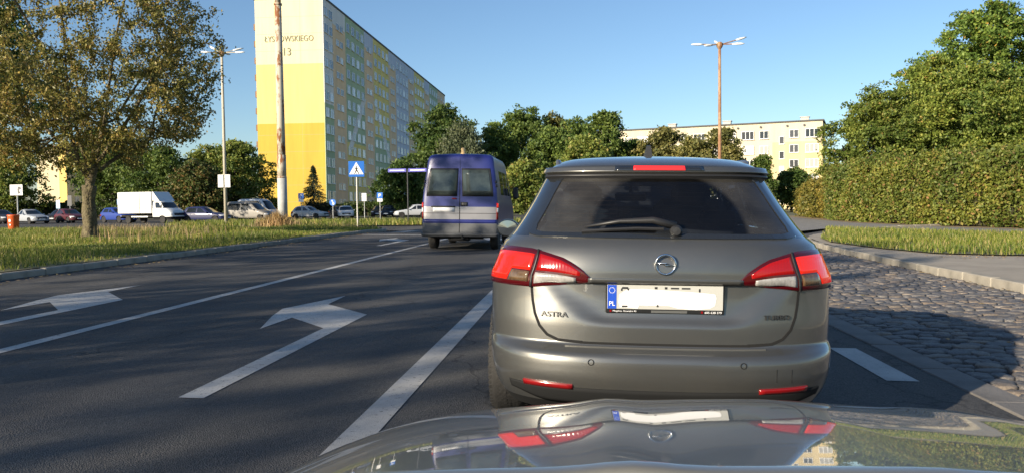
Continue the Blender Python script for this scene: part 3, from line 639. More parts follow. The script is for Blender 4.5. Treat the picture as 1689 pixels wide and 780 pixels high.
BLUE = mat('sign_blue', (.015, .13, .50), .4); WHITE = mat('sign_white', (.80, .80, .80), .45); BLACK = mat('sign_black', (.02, .02, .02), .5); SILV = mat('sign_back', (.40, .40, .41), .5, .4)
cs = thing('pedestrian_crossing_sign', 'blue square pedestrian crossing sign with walking figure at verge tip', 'sign', (-12.55, 43, .06), rad(8))
MB().tube([(0, 0, -.1), (0, 0, 3.7)], .038, 10).build('post', mat('post_pale', (.58, .56, .52), .5), cs)
S0 = 3.32; hs = .44
plate = MB().box((0, -.06, S0), (2 * hs, .025, 2 * hs), bev=.006).build('sign_plate', BLUE, cs)
MB().prism([(-.40, S0 - .30), (.40, S0 - .30), (0, S0 + .39)], lambda p, s: (p[0], -.076 - .004 * s, p[1])).build('white_triangle', WHITE, plate)
fig = MB()
def limb(a, b, r0, r1, mb):
    d = Vector((b[0] - a[0], b[1] - a[1])); q = Vector((-d.y, d.x)).normalized()
    mb.prism([(a[0] + q.x * r0, a[1] + q.y * r0), (a[0] - q.x * r0, a[1] - q.y * r0), (b[0] - q.x * r1, b[1] - q.y * r1), (b[0] + q.x * r1, b[1] + q.y * r1)], lambda p, s: (p[0], -.081 - .004 * s, S0 + p[1]))
limb((.0, .09), (.01, -.06), .045, .035, fig); limb((.01, -.05), (-.10, -.26), .032, .02, fig); limb((.01, -.05), (.13, -.25), .032, .02, fig)
limb((.0, .08), (-.10, -.02), .02, .014, fig); limb((.0, .08), (.09, .0), .02, .014, fig)
fig.prism([(.035 * math.cos(k * .785), .145 + .035 * math.sin(k * .785)) for k in range(8)], lambda p, s: (p[0], -.081 - .004 * s, S0 + p[1]))
fig.build('walking_figure', BLACK, plate)
bars = MB()
for k in range(5): bars.box((-.26 + k * .13, -.082, S0 - .265), (.06, .004, .03))
bars.build('crossing_marks', BLACK, plate)

ns = thing('street_name_post', 'dark post with two blue street name blades left of the van', 'sign', (-11.65, 52, .03))
MB().tube([(0, 0, -.1), (0, 0, 3.75)], .045, 10).build('post', DARKM, ns)
NAMEB = mat('name_blade_blue', (.10, .10, .42), .45)
for s in (-1, 1):
    b = MB().box((s * .70, -.06, 3.66), (1.25, .03, .24), bev=.006).build('name_blade', NAMEB, ns)
    MB().box((s * .70, -.079, 3.66), (1.0, .004, .06)).build('name_stripe', WHITE, b)

def small_sign(name, label, x, y, z, wd, ht, m, legend=None, extra=None, zb=0.0, back=False, round_=False):
    t = thing(name, label, 'sign', (x, y, zb))
    MB().tube([(0, 0, -.1), (0, 0, z + ht / 2)], .035, 8).build('post', GALV, t)
    if round_: p = MB().lathe([(wd / 2, -.015), (wd / 2, .015)], (0, -.06, z), 'y', 20).build('sign_plate', m, t)
    else: p = MB().box((0, -.06, z), (wd, .03, ht), bev=.01).build('sign_plate', m, t)
    if legend: text_mesh('legend', legend, wd * .42, ht * .6, WHITE, p, lambda u, v, d: (-wd * .2 + u, -.082 - d, z - ht * .3 + v), .003)
    if extra: MB().box((0, -.06, z - ht / 2 - .18), (wd * .9, .03, .3)).build('supplementary_plate', extra, t)
    return t
small_sign('parking_sign', 'blue parking sign with white plate behind the cars, right of crossing sign', -20.9, 80, 2.45, .62, .62, BLUE, 'P', WHITE)
small_sign('parking_sign', 'blue parking sign with pale plate above the silver hatchback', -30.5, 83, 2.55, .62, .62, BLUE, 'P', WHITE)
small_sign('parking_sign', 'blue parking sign between maroon car and blue car', -48.0, 77.5, 2.1, .6, .6, BLUE, 'P')
small_sign('parking_sign', 'blue parking sign left of the white box truck', -44.9, 80, 2.3, .6, .6, BLUE, 'P')
small_sign('information_sign', 'tall pale blue and white sign above the silver saloon, far left', -55.9, 79, 1.95, .45, .9, mat('sign_pale_blue', (.35, .55, .75), .5))
small_sign('notice_sign', 'dark backed upright sign above the maroon car', -53.2, 77, 2.3, .5, 1.1, DARKM)
ar = small_sign('direction_sign', 'round blue direction sign with slanted white arrow in front of tower', -24.35, 75, 1.75, .66, .66, BLUE, round_=True)
MB().prism([(-.06, .2), (.02, .24), (.16, -.08), (.24, -.04), (.17, -.25), (-.04, -.16), (.06, -.12)], lambda p, s: (p[0] - .05, -.078 - .004 * s, 1.75 + p[1])).build('white_arrow', WHITE, ar)
small_sign('blank_sign', 'white sign back on a post right of the crossing sign', -20.6, 73, 2.2, .45, .75, WHITE)
sg = small_sign('grey_board_sign', 'grey double board on post above the orange bin', -32.2, 42, 2.45, .78, .62, SILV)
MB().prism([(.05, .2), (.22, .2), (.25, .05), (.12, .0), (.2, -.2), (.04, -.22), (.02, 0)], lambda p, s: (p[0] + .05, -.078 - .004 * s, 2.45 + p[1])).build('dark_emblem', DARKM, sg)

# ---- orange litter bin on the verge
ORANGE = mat('bin_orange', (.62, .10, .02), .45, var=.12, vscale=5)
bn = thing('litter_bin', 'orange plastic litter bin standing in grass at far left', 'litter bin', (-29.4, 38, .12))
MB().lathe([(.0, .12), (.22, .12), (.24, .16), (.27, .82), (.285, .86), (.285, .92), (.26, .94), (.24, .90)], n=24).build('body', ORANGE, bn, True)
MB().lathe([(.24, .90), (.18, .89), (0, .885)], n=24).build('opening', BLACK, bn)
MB().tube([(0, .26, -.1), (0, .26, .95)], .03, 8).build('post', GALV, bn)
MB().box((0, -.268, .64), (.10, .02, .13)).build('sticker', WHITE, bn); MB().box((.01, -.258, .42), (.07, .02, .07)).build('sticker', WHITE, bn)

# ================================================================== VEHICLES
TYRE = mat('tyre_rubber', (.022, .021, .020), .85, var=.2, vscale=20, bump=.3, bscale=60); RIM = mat('rim_alloy', (.45, .45, .46), .35, .9)
BLACKP = mat('black_plastic', (.018, .018, .019), .45); DGREY = mat('dark_grey_plastic', (.014, .0145, .015), .75, bump=.1, bscale=200, spec=.15)
UNDER = mat('underbody', (.012, .012, .012), .9); CLEAR = mat('lamp_clear', (.62, .63, .64), .12, coat=1.0)
LAMPRED = mat('lamp_red', (.20, .005, .006), .15, coat=.3); CARGLASS = mat('dark_car_glass', (.012, .015, .018), .05, spec=.7)
CHROME = mat('chrome', (.75, .75, .76), .1, 1.0); AMBER = mat('amber_lens', (.75, .28, .02), .3)

def paint(name, c, metal=.0, rough=.35): return mat(name, c, rough, metal, coat=.6)

class Shell:
    """car body from horizontal slices: z, half width, rear y, rear corner depth, rear exponent, front y, front depth, front exponent"""
    def __init__(s, rows, side=None, recess=None):
        s.R = np.array(rows, float); s.side = side; s.recess = recess; s.cache = {}
    def par(s, z):
        k = round(z, 4)
        if k not in s.cache: s.cache[k] = [float(pchip(s.R[:, 0], s.R[:, i], [z])[0]) for i in range(1, 8)]
        return s.cache[k]
    def P(s, t, z):
        """t in 0..1 rear, 1..2 side, 2..3 front; negative t mirrors x"""
        w, yr, D, n, yf, Df, nf = s.par(z); a = abs(t); fl = s.side or (lambda y, z: 0)
        if a <= 1:
            th = a * math.pi / 2; x = w * max(0.0, math.sin(th))**(2 / n); y = yr + D * (1 - max(0, math.cos(th))**(2 / n))
            if s.recess: y += s.recess(x, z)
        elif a < 2:
            u = a - 1; y0, y1 = yr + D, yf - Df; y = y0 + (y1 - y0) * u; x = w + fl(y, z)
        else:
            th = max(0.0, 3 - a) * math.pi / 2; x = w * math.sin(th)**(2 / nf) + (fl(yf - Df, z) if a < 2.02 else 0); y = yf - Df * (1 - max(0, math.cos(th))**(2 / nf))
        return Vector((math.copysign(x, t) if t else 0.0, y, z))
    def N(s, t, z):
        e = .004; t2 = t if t else 1e-4
        a = s.P(t2 + e, z) - s.P(t2 - e, z); b = s.P(t2, z + e) - s.P(t2, z - e); n = a.cross(b); n.normalize()
        c = s.P(t2, z); 
        if n.dot(Vector((c.x, c.y - 2.2, 0))) < 0: n = -n
        return n
    def t_of(s, x, z):
        w, yr, D, n = s.par(z)[:4]; q = min(1.0, abs(x) / w); return math.copysign(math.asin(q**(n / 2)) / (math.pi / 2), x)
    def grid(s, parent, zs, ts, cls, mats, wheels=(), wr=.36, bottom=UNDER, top=None):
        """cls(t mid, z mid) -> part name or None (opening); ts is the half loop"""
        full = list(ts) + [-t for t in reversed(ts) if 0 < t < 3]
        n = len(full); P = [[s.P(t, z) for t in full] for z in zs]
        for row in P:
            for j, t in enumerate(full):
                if .9 < abs(t) < 2.1:
                    for (wy, wz) in wheels:
                        d = math.hypot(row[j].y - wy, row[j].z - wz)
                        if wr - .05 <= d < wr + .025: k = wr / d; row[j] = Vector((row[j].x, wy + (row[j].y - wy) * k, max(row[j].z * 0 + wz + (row[j].z - wz) * k, zs[0])))
        parts = {}
        for k in range(len(zs) - 1):
            for j in range(n):
                j2 = (j + 1) % n; ta, tb = full[j], full[j2]
                tm = (abs(ta) + abs(tb)) / 2
                q = [P[k][j], P[k][j2], P[k + 1][j2], P[k + 1][j]]
                if .9 < tm < 2.1 and any(min(math.hypot(v.y - wy, v.z - wz) for v in q) < wr - .006 for wy, wz in wheels): continue
                c = cls(tm, (zs[k] + zs[k + 1]) / 2, sum(v.y for v in q) / 4)
                if c is None: continue
                if c.startswith('side_window'): c += '|L' if q[0].x < 0 else '|R'
                parts.setdefault(c, []).append((k * n + j, k * n + j2, (k + 1) * n + j2, (k + 1) * n + j))
        flat = [v for row in P for v in row]; out = {}
        for c, F in parts.items():
            used = sorted({i for f in F for i in f}); mp = {i: q for q, i in enumerate(used)}
            V = [flat[i] for i in used]; FF = [tuple(mp[i] for i in f) for f in F]
            nm = c.split('|')[0]; I = [0] * len(FF); mm = [mats[nm]]
            if c == top:
                base = (len(zs) - 1) * n; FF.append(tuple(mp[base + j] for j in range(n))); I.append(0)
            out[c] = put(nm, new_mesh(nm, V, FF, mm, True, I), parent)
        put('underbody', new_mesh('underbody', [v for v in P[0]], [tuple(range(n - 1, -1, -1))], bottom), parent)
        return out
    def patch(s, name, parent, m, t0, t1, zlo, zhi, off=.004, depth=.012, nt=16, nz=5, smooth=True):
        """raised panel that follows the surface between zlo(t) and zhi(t)"""
        V = []; F = []
        for back in (0, 1):
            for i in range(nt + 1):
                t = t0 + (t1 - t0) * i / nt; a, b = zlo(t), zhi(t)
                for j in range(nz + 1):
                    z = a + (b - a) * j / nz; V.append(s.P(t, z) + s.N(t, z) * (off - depth * back))
        h = (nt + 1) * (nz + 1); id_ = lambda i, j, b=0: b * h + i * (nz + 1) + j
        for i in range(nt):
            for j in range(nz): F.append((id_(i, j), id_(i + 1, j), id_(i + 1, j + 1), id_(i, j + 1)))
            F.append((id_(i, 0), id_(i, 0, 1), id_(i + 1, 0, 1), id_(i + 1, 0))); F.append((id_(i, nz), id_(i + 1, nz), id_(i + 1, nz, 1), id_(i, nz, 1)))
        for j in range(nz):
            F.append((id_(0, j), id_(0, j + 1), id_(0, j + 1, 1), id_(0, j, 1))); F.append((id_(nt, j), id_(nt, j, 1), id_(nt, j + 1, 1), id_(nt, j + 1)))
        me = new_mesh(name, V, F, m)
        me.polygons.foreach_set('use_smooth', [k < 0 for k in range(len(F))])
        if smooth:
            fl = []
            for k, p in enumerate(me.polygons): fl.append(max(p.vertices) < h)
            me.polygons.foreach_set('use_smooth', fl)
        return put(name, me, parent)

def wheel(parent, x, y, r, wd, side, spokes=5, tread=False):
    """tyre with rounded shoulders, dished alloy rim with spokes; side = -1 left, 1 right"""
    w = put('wheel', None, parent, (x, y, r)); h = wd / 2
    MB().lathe([(r * .66, -h * .9), (r * .80, -h * 1.02), (r * .93, -h * .96), (r * .985, -h * .78), (r, -h * .45), (r, h * .45), (r * .985, h * .78), (r * .93, h * .96), (r * .80, h * 1.02), (r * .66, h * .9)], axis='x', n=40).build('tyre', TYRE, w, True)
    if tread:
        mb = MB()
        for k in range(64):
            for sgn in (-1, 1):
                a = 2 * math.pi * k / 64
                q = [];
                for (u, da, rr) in ((.06, .0, .002), (.06, .05, .002), (.98, .17, -.010), (.98, .12, -.010)):
                    aa = a + da; q.append((sgn * u * h, (r + rr) * math.cos(aa), (r + rr) * math.sin(aa)))
                mb.add(q, [(0, 1, 2, 3)])
        mb.build('tread_blocks', TYRE, w)
    m = MB(); o = side * h * .75
    m.lathe([(r * .67, -side * h * .8), (r * .67, o), (r * .60, o * .98), (r * .58, -side * h * .3), (0, -side * h * .3)], axis='x', n=28)
    for k in range(spokes):
        a = 2 * math.pi * k / spokes; ca, sa = math.cos(a), math.sin(a)
        P = [(o * .55, ca * .05 - sa * s * .03, sa * .05 + ca * s * .03) for s in (-1, 1)] + [(o * .9, ca * r * .62 - sa * s * .035, sa * r * .62 + ca * s * .035) for s in (1, -1)]
        m.add(P + [(p[0] - side * .03, p[1], p[2]) for p in P], [(0, 1, 2, 3), (0, 3, 7, 4), (1, 5, 6, 2), (4, 7, 6, 5)])
    m.lathe([(.06, o * .4), (.055, o * .62), (0, o * .64)], axis='x', n=12)
    m.build('rim', RIM, w)
    return w

# ------------------------------------------------------------------ the estate car ahead
OLIVE = bpy.data.materials.new('olive_grey_metallic'); OLIVE.use_nodes = True
def metallic(m, c, dirt=(.20, .17, .12)):
    t = m.node_tree; p = t.nodes['Principled BSDF']; tc = t.nodes.new('ShaderNodeTexCoord')
    n = t.nodes.new('ShaderNodeTexNoise'); n.inputs['Scale'].default_value = 3.0; n.inputs['Detail'].default_value = 9; n.inputs['Roughness'].default_value = .7; t.links.new(tc.outputs['Object'], n.inputs['Vector'])
    r = t.nodes.new('ShaderNodeValToRGB'); r.color_ramp.elements[0].position = .45; r.color_ramp.elements[1].position = .85; r.color_ramp.elements[0].color = (*c, 1); r.color_ramp.elements[1].color = (*dirt, 1)
    t.links.new(n.outputs['Fac'], r.inputs[0]); t.links.new(r.outputs[0], p.inputs['Base Color'])
    fl = t.nodes.new('ShaderNodeTexNoise'); fl.inputs['Scale'].default_value = 900; t.links.new(tc.outputs['Object'], fl.inputs['Vector'])
    b = t.nodes.new('ShaderNodeBump'); b.inputs['Strength'].default_value = .06; b.inputs['Distance'].default_value = .001; t.links.new(fl.outputs['Fac'], b.inputs['Height']); t.links.new(b.outputs[0], p.inputs['Normal'])
    p.inputs['Metallic'].default_value = .75; p.inputs['Roughness'].default_value = .36
    p.inputs['Coat Weight'].default_value = 1; p.inputs['Coat Roughness'].default_value = .06
    rr = t.nodes.new('ShaderNodeMapRange'); rr.inputs['To Min'].default_value = .01; rr.inputs['To Max'].default_value = .10; t.links.new(n.outputs['Fac'], rr.inputs['Value']); t.links.new(rr.outputs[0], p.inputs['Coat Roughness'])
metallic(OLIVE, (.135, .136, .129), (.165, .158, .14))
AX, AY = 0.362, 3.43
est = thing('estate_car', 'olive grey metallic estate car straight ahead with brake lights on', 'car', (AX, AY, gz(AX, 5)))
est.rotation_euler = (0, math.atan(.02), 0)
k_ = .918
rows = [(.24, .80, .16, .45, 2.9, 4.50, .9, 2.6), (.31, .845, .06, .50, 2.9, 4.56, .9, 2.6), (.38, .875, .02, .52, 2.9, 4.60, .9, 2.6), (.45, .890, .0, .54, 2.9, 4.62, .9, 2.6),
        (.50, .897, .0, .55, 2.9, 4.62, .9, 2.6), (.535, .900, .012, .55, 2.9, 4.61, .9, 2.6), (.555, .900, .055, .52, 2.9, 4.60, .9, 2.6), (.572, .900, .085, .50, 2.9, 4.59, .9, 2.6),
        (.64, .902, .085, .50, 2.9, 4.56, .9, 2.6), (.72, .903, .092, .50, 2.9, 4.50, .9, 2.6), (.80, .902, .10, .49, 2.9, 4.40, .9, 2.6), (.865, .897, .100, .49, 2.9, 4.22, .9, 2.6),
        (.90, .880, .100, .49, 2.9, 4.08, .9, 2.6), (.97, .852, .115, .49, 2.9, 3.75, .8, 2.6), (1.02, .840, .140, .49, 2.8, 3.48, .7, 2.5), (1.045, .812, .165, .48, 2.7, 3.36, .65, 2.5),
        (1.10, .770, .225, .46, 2.6, 3.22, .6, 2.5), (1.20, .705, .325, .42, 2.6, 2.98, .55, 2.5), (1.30, .650, .425, .38, 2.6, 2.72, .5, 2.5), (1.345, .625, .465, .36, 2.6, 2.58, .48, 2.5),
        (1.39, .60, .50, .34, 2.6, 2.42, .45, 2.5), (1.42, .56, .57, .33, 2.6, 2.30, .45, 2.5), (1.445, .50, .68, .3, 2.5, 2.18, .42, 2.4), (1.465, .39, .86, .28, 2.4, 2.05, .4, 2.3), (1.478, .20, 1.05, .2, 2.2, 1.9, .3, 2.2)]
rows = [(r[0], r[1] * k_) + r[2:] for r in rows]
def side_fl(y, z): return .045 * min(1, max(0, (y - .5) / .55)) * (1 - sm(.62, .92, z)) * (1 - sm(3.4, 4.0, y))
def recess(x, z):
    hw = float(np.interp(z, [.64, .68, .845], [.34, .40, .62])); a = abs(x)
    return .022 * (1 - sm(hw - .16, hw, a)) * sm(.655, .70, z) * (1 - sm(.848, .858, z))
ES = Shell(rows, side_fl, recess)
zs = sorted(set([.24, .27] + list(np.linspace(.30, .52, 12)) + [.535, .545, .555, .563, .572, .582, .60, .62, .645, .655, .665, .675, .685, .70, .72, .75, .78, .81, .84, .848, .853, .858, .87, .89, .91, .94, .97, 1.0, 1.02, 1.035, 1.05, 1.065, 1.10, 1.14, 1.18, 1.22, 1.26, 1.30, 1.33, 1.345, 1.36, 1.39, 1.405, 1.42, 1.435, 1.445, 1.455, 1.465, 1.472, 1.478]))
GT = .60
ts = list(np.linspace(0, .1, 8)) + list(np.linspace(.1, GT, 45))[1:] + list(np.linspace(GT, 1, 16))[1:] + list(1 + np.linspace(0, 1, 64))[1:] + list(np.linspace(2, 3, 22))[1:]
def cls(t, z, y):
    if z > 1.05 and z < 1.345:
        if t < GT: return None if z > 1.065 else 'body'
        if t > 2.25: return None
        if 1.08 < z < 1.33 and (.75 < y < 1.45 or 1.55 < y < 2.25 or 2.33 < y < 2.9): return None
        return 'pillar_trim'
    if z < .30: return 'lower_valance'
    return 'body'
GLOSSB = mat('gloss_black', (.015, .017, .020), .12, coat=1.0)
g = ES.grid(est, zs, ts, cls, {'body': OLIVE, 'pillar_trim': GLOSSB, 'lower_valance': DGREY}, wheels=((1.10, .325), (3.76, .325)), wr=.355, top='body')
# glazing
REARG = glass_mat('rear_glass', (.46, .51, .58), .02, .07, (.03, 1.075, .36)); SIDEG = glass_mat('side_glass', (.20, .25, .28), .02); FRONTG = glass_mat('front_glass', (.62, .68, .68), .02)
rg = ES.patch('rear_window', est, REARG, -GT - .01, GT + .01, lambda t: 1.058, lambda t: 1.35, .002, .004, 40, 14)
def band_patch(name, parent, m, pts, wd, off, depth=.01, seg=6):
    """narrow strip following (t, z) points over the shell"""
    V = []; F = []; Q = []
    for (a, b) in zip(pts, pts[1:]):
        for k in range(seg): Q.append((a[0] + (b[0] - a[0]) * k / seg, a[1] + (b[1] - a[1]) * k / seg))
    Q.append(pts[-1]); C = [ES.P(t, z) + ES.N(t, z) * off for t, z in Q]
    for k, c in enumerate(C):
        d = (C[min(k + 1, len(C) - 1)] - C[max(0, k - 1)]).normalized(); n = ES.N(*Q[k]); s = d.cross(n)
        V += [c - s * wd / 2, c + s * wd / 2, c + s * wd / 2 - n * depth, c - s * wd / 2 - n * depth]
    for k in range(len(C) - 1):
        b = 4 * k
        for q in range(4): F.append((b + q, b + (q + 1) % 4, b + 4 + (q + 1) % 4, b + 4 + q))
    F += [(3, 2, 1, 0), tuple(4 * (len(C) - 1) + q for q in range(4))]
    return put(name, new_mesh(name, V, F, m), parent)
band_patch('window_border', rg, GLOSSB, [(-.56, 1.345), (-.585, 1.32), (-.60, 1.25), (-.605, 1.10), (-.58, 1.066), (-.5, 1.058), (0, 1.058), (.5, 1.058), (.58, 1.066), (.605, 1.10), (.60, 1.25), (.585, 1.32), (.56, 1.345)], .032, .006, .008)
for k in range(11):
    z = 1.095 + .021 * k; band_patch('heater_line', rg, mat('heater_wire', (.05, .03, .02), .6), [(-.50, z), (-.2, z), (0, z), (.2, z), (.50, z)], .0016, .0012, .001, 6)
# soft grey cleared arc edge is left to the dust film; side and front panes
for s in (-1, 1):
    for (a, b) in ((.75, 1.45), (1.55, 2.25), (2.33, 2.9)):
        w0, yr0, D0, n0, yf0, Df0, nf0 = ES.par(1.2)
        ya, yb = yr0 + D0, yf0 - Df0; ta, tb = 1 + (a - ya) / (yb - ya), 1 + (b - ya) / (yb - ya)
        ES.patch('side_window', est, SIDEG, s * max(1, ta - .05), s * min(2, tb + .05), lambda t: 1.075, lambda t: 1.335, -.004, .004, 8, 4)
V = []; F = []
for i in range(21):
    t = 2.22 + 1.56 * i / 20; t = t if t <= 3 else -(6 - t)
    for z in (1.05, 1.15, 1.25, 1.345): V.append(ES.P(t, z))
F = [(i * 4 + j, i * 4 + 4 + j, i * 4 + 5 + j, i * 4 + 1 + j) for i in range(20) for j in range(3)]
put('windscreen', new_mesh('windscreen', V, F, FRONTG, True), est)
# cabin
SEATM = mat('seat_cloth', (.035, .036, .040), .9, var=.2, vscale=8); CABIN = mat('cabin_trim', (.03, .03, .032), .8)
for x in (-.37, .37):
    sb = MB().box((x, 2.05, .92), (.50, .16, .66), bev=.06).build('front_seat', SEATM, est)
    MB().box((x, 2.0, 1.27), (.27, .11, .16), bev=.045).build('head_restraint', SEATM, sb); MB().tube([(x - .05, 2.0, 1.15), (x - .05, 2.0, 1.22)], .01).tube([(x + .05, 2.0, 1.15), (x + .05, 2.0, 1.22)], .01).build('restraint_posts', CHROME, sb)
rs = MB().box((0, 1.2, .84), (1.3, .16, .5), bev=.06).build('rear_seat', SEATM, est)
for x in (-.42, 0, .42): MB().box((x, 1.18, 1.12), (.24, .10, .10), bev=.035).build('head_restraint', SEATM, rs)
MB().box((0, 3.0, .92), (1.36, .5, .16), bev=.05).build('dashboard', CABIN, est)
MB().box((0, .72, .80), (1.2, .80, .04)).build('luggage_cover', CABIN, est)
MB().tube([(.0, 2.62, 1.29), (.0, 2.62, 1.34)], .012).box((0, 2.6, 1.265), (.24, .03, .065), bev=.02).build('interior_mirror', BLACKP, est)
sw = MB(); n = 24
sw.tube([(-.37 + .18 * math.cos(2 * math.pi * k / n), 2.72 + .03 * math.sin(2 * math.pi * k / n), 1.0 + .18 * math.sin(2 * math.pi * k / n)) for k in range(n + 1)], .014, 6); sw.build('steering_wheel', BLACKP, est, True)
# spoiler with high brake light
def spz(t): return 1.352
sp = ES.patch('roof_spoiler', est, OLIVE, -.80, .80, lambda t: 1.344 + .004 * abs(t), lambda t: 1.376 - .004 * abs(t), .036, .06, 40, 4)
ES.patch('spoiler_lip', est, BLACKP, -.78, .78, lambda t: 1.331, lambda t: 1.3425, .024, .04, 40, 2)
BRAKE = mat('brake_light_lit', (.5, .01, .01), .3, emit=(1.0, .03, .03), estr=.75)
def sx(x, z=1.37): return ES.t_of(x, z)
ES.patch('brake_light_housing', est, GLOSSB, sx(-.21), sx(.21), lambda t: 1.3465, lambda t: 1.3725, .040, .03, 14, 2)
ES.patch('high_brake_light', est, BRAKE, sx(-.122), sx(.122), lambda t: 1.3495, lambda t: 1.3700, .044, .03, 14, 3)
# shark-fin aerial and roof rails
fin = MB(); prof = [(-.085, 0), (.10, 0), (.06, .035), (.0, .05), (-.05, .075), (-.075, .07)]
fin.prism(prof, lambda p, s: ((-.022 + .044 * s) * (1 - p[1] * 8 * .9 if p[1] < .1 else .2), 1.12 + p[0], 1.468 + p[1])); fin.build('aerial_fin', BLACKP, est)
for s in (-1, 1):
    MB().tube([(s * .505, .80, 1.392), (s * .508, .90, 1.438), (s * .51, 1.3, 1.450), (s * .508, 1.9, 1.445), (s * .495, 2.02, 1.40)], [.012, .014, .014, .014, .012], 8).build('roof_rail', mat('rail_satin', (.25, .26, .28), .3, .8), est, True)
# tail lights
REDL = mat('tail_lens_dark_red', (.055, .002, .003), .08, coat=.5); REDLIT = mat('tail_lit_red', (.30, .006, .003), .12, coat=.35, emit=(1.0, .035, .012), estr=.32)
REDMID = mat('tail_mid_red', (.20, .003, .003), .12, coat=.35, emit=(1.0, .02, .015), estr=.10); WLENS = mat('reverse_lens', (.30, .29, .275), .15, coat=1.0, var=.2, vscale=60)
SMOKE = mat('indicator_lens', (.10, .06, .03), .15, coat=1.0, var=.35, vscale=50)
def ribbed(m, sc_=70):
    t = m.node_tree; tc = t.nodes.new('ShaderNodeTexCoord'); wv = t.nodes.new('ShaderNodeTexWave'); wv.inputs['Scale'].default_value = sc_ * .3; wv.inputs['Distortion'].default_value = .4; t.links.new(tc.outputs['Object'], wv.inputs['Vector'])
    b = t.nodes.new('ShaderNodeBump'); b.inputs['Strength'].default_value = .12; b.inputs['Distance'].default_value = .002; t.links.new(wv.outputs['Fac'], b.inputs['Height']); t.links.new(b.outputs[0], t.nodes['Principled BSDF'].inputs['Normal'])
for m in (REDLIT, REDMID, WLENS, SMOKE): ribbed(m)
TT = ([.170, .215, .263, .31, .375, .43, .489, .62, .74, 1.0, 1.035], [.866, .910, .939, .960, .975, .985, .993, .998, .999, .992, .975])
TB = ([.170, .217, .30, .431, .677, .937, 1.035], [.860, .845, .832, .822, .824, .822, .835])
ztop = lambda t: float(np.interp(abs(t), *TT)); zbot = lambda t: float(np.interp(abs(t), *TB))
for s in (-1, 1):
    tl = ES.patch('tail_light', est, REDL, s * .170, s * 1.035, zbot, ztop, .010, .03, 44, 8)
    mid = lambda t: zbot(t) + .44 * (ztop(t) - zbot(t))
    ES.patch('brake_lens', tl, REDLIT, s * .462, s * .86, lambda t: (mid(t) if abs(t) < .62 else zbot(t) + .024), lambda t: ztop(t) - .022, .0125, .01, 20, 5)
    ES.patch('tail_lens', tl, REDMID, s * .215, s * .425, lambda t: mid(t) + .004, lambda t: ztop(t) - .014, .0125, .01, 14, 4)
    ES.patch('reverse_lamp', tl, WLENS, s * .228, s * .425, lambda t: zbot(t) + .014, lambda t: mid(t) - .006, .0125, .01, 12, 3)
    ES.patch('indicator_lamp', tl, SMOKE, s * .462, s * .60, lambda t: zbot(t) + .022, lambda t: mid(t) - .006, .0125, .01, 8, 3)
    ES.patch('lens_gap', tl, BLACKP, s * .436, s * .448, lambda t: zbot(t) - .004, lambda t: ztop(t) + .002, .014, .01, 2, 6)
    ES.patch('rear_reflector', est, LAMPRED, s * .245, s * .50, lambda t: .376 + .012 * (abs(t) - .25) , lambda t: .398 + .02 * (abs(t) - .25), .008, .012, 10, 2)
# shut lines, lip above the plate, bumper details
GAP = mat('shut_line', (.006, .006, .006), .95)
for s in (-1, 1): band_patch('shut_line', est, GAP, [(s * .440, .822), (s * .432, .76), (s * .418, .70), (s * .392, .645), (s * .352, .605), (s * .30, .584), (s * .2, .578)], .013, .0015, .008)
band_patch('shut_line', est, GAP, [(-.21, .577), (0, .576), (.21, .577)], .011, .002, .008)
ES.patch('handle_lip', est, OLIVE, ES.t_of(-.345, .86), ES.t_of(.345, .86), lambda t: .857, lambda t: .872, .012, .03, 24, 3)
ES.patch('lip_shadow_strip', est, GAP, ES.t_of(-.34, .85), ES.t_of(.34, .85), lambda t: .8465, lambda t: .8555, .006, .012, 24, 2)  # dark strip laid on the tailgate as the lip's shadow, not a recess
SILVERTRIM = mat('satin_trim', (.34, .33, .30), .3, .8)
band_patch('load_edge', est, SILVERTRIM, [(-.27, .561), (0, .560), (.27, .561)], .006, .004, .006, 16)
ES.patch('bumper_insert', est, DGREY, -.62, .62, lambda t: .300 + .05 * sm(.35, .62, abs(t)), lambda t: .380 + .012 * abs(t), .004, .014, 60, 4)
for (x, z) in ((-.33, .504), (.335, .504)):
    t = ES.t_of(x, z); c = ES.P(t, z); nn = ES.N(t, z); ring = []
    mb = MB(); u = nn.cross(Vector((0, 0, 1))).normalized(); v = u.cross(nn)
    mb.tube([c + nn * .002 + (u * math.cos(k * .449) + v * math.sin(k * .449)) * .0125 for k in range(15)], .0018, 5); mb.build('parking_sensor', GAP, est)
TW = [(.485, .428), (.485, .486), (.555, .482), (.555, .424), (.485, .428)]
tc_ = MB()
tc_.tube([ES.P(ES.t_of(x, z), z) + ES.N(ES.t_of(x, z), z) * .001 for x, z in TW[:2]], .0018, 5).tube([ES.P(ES.t_of(x, z), z) + ES.N(ES.t_of(x, z), z) * .001 for x, z in TW[2:4]], .0018, 5); tc_.build('tow_cover_outline', GAP, est)
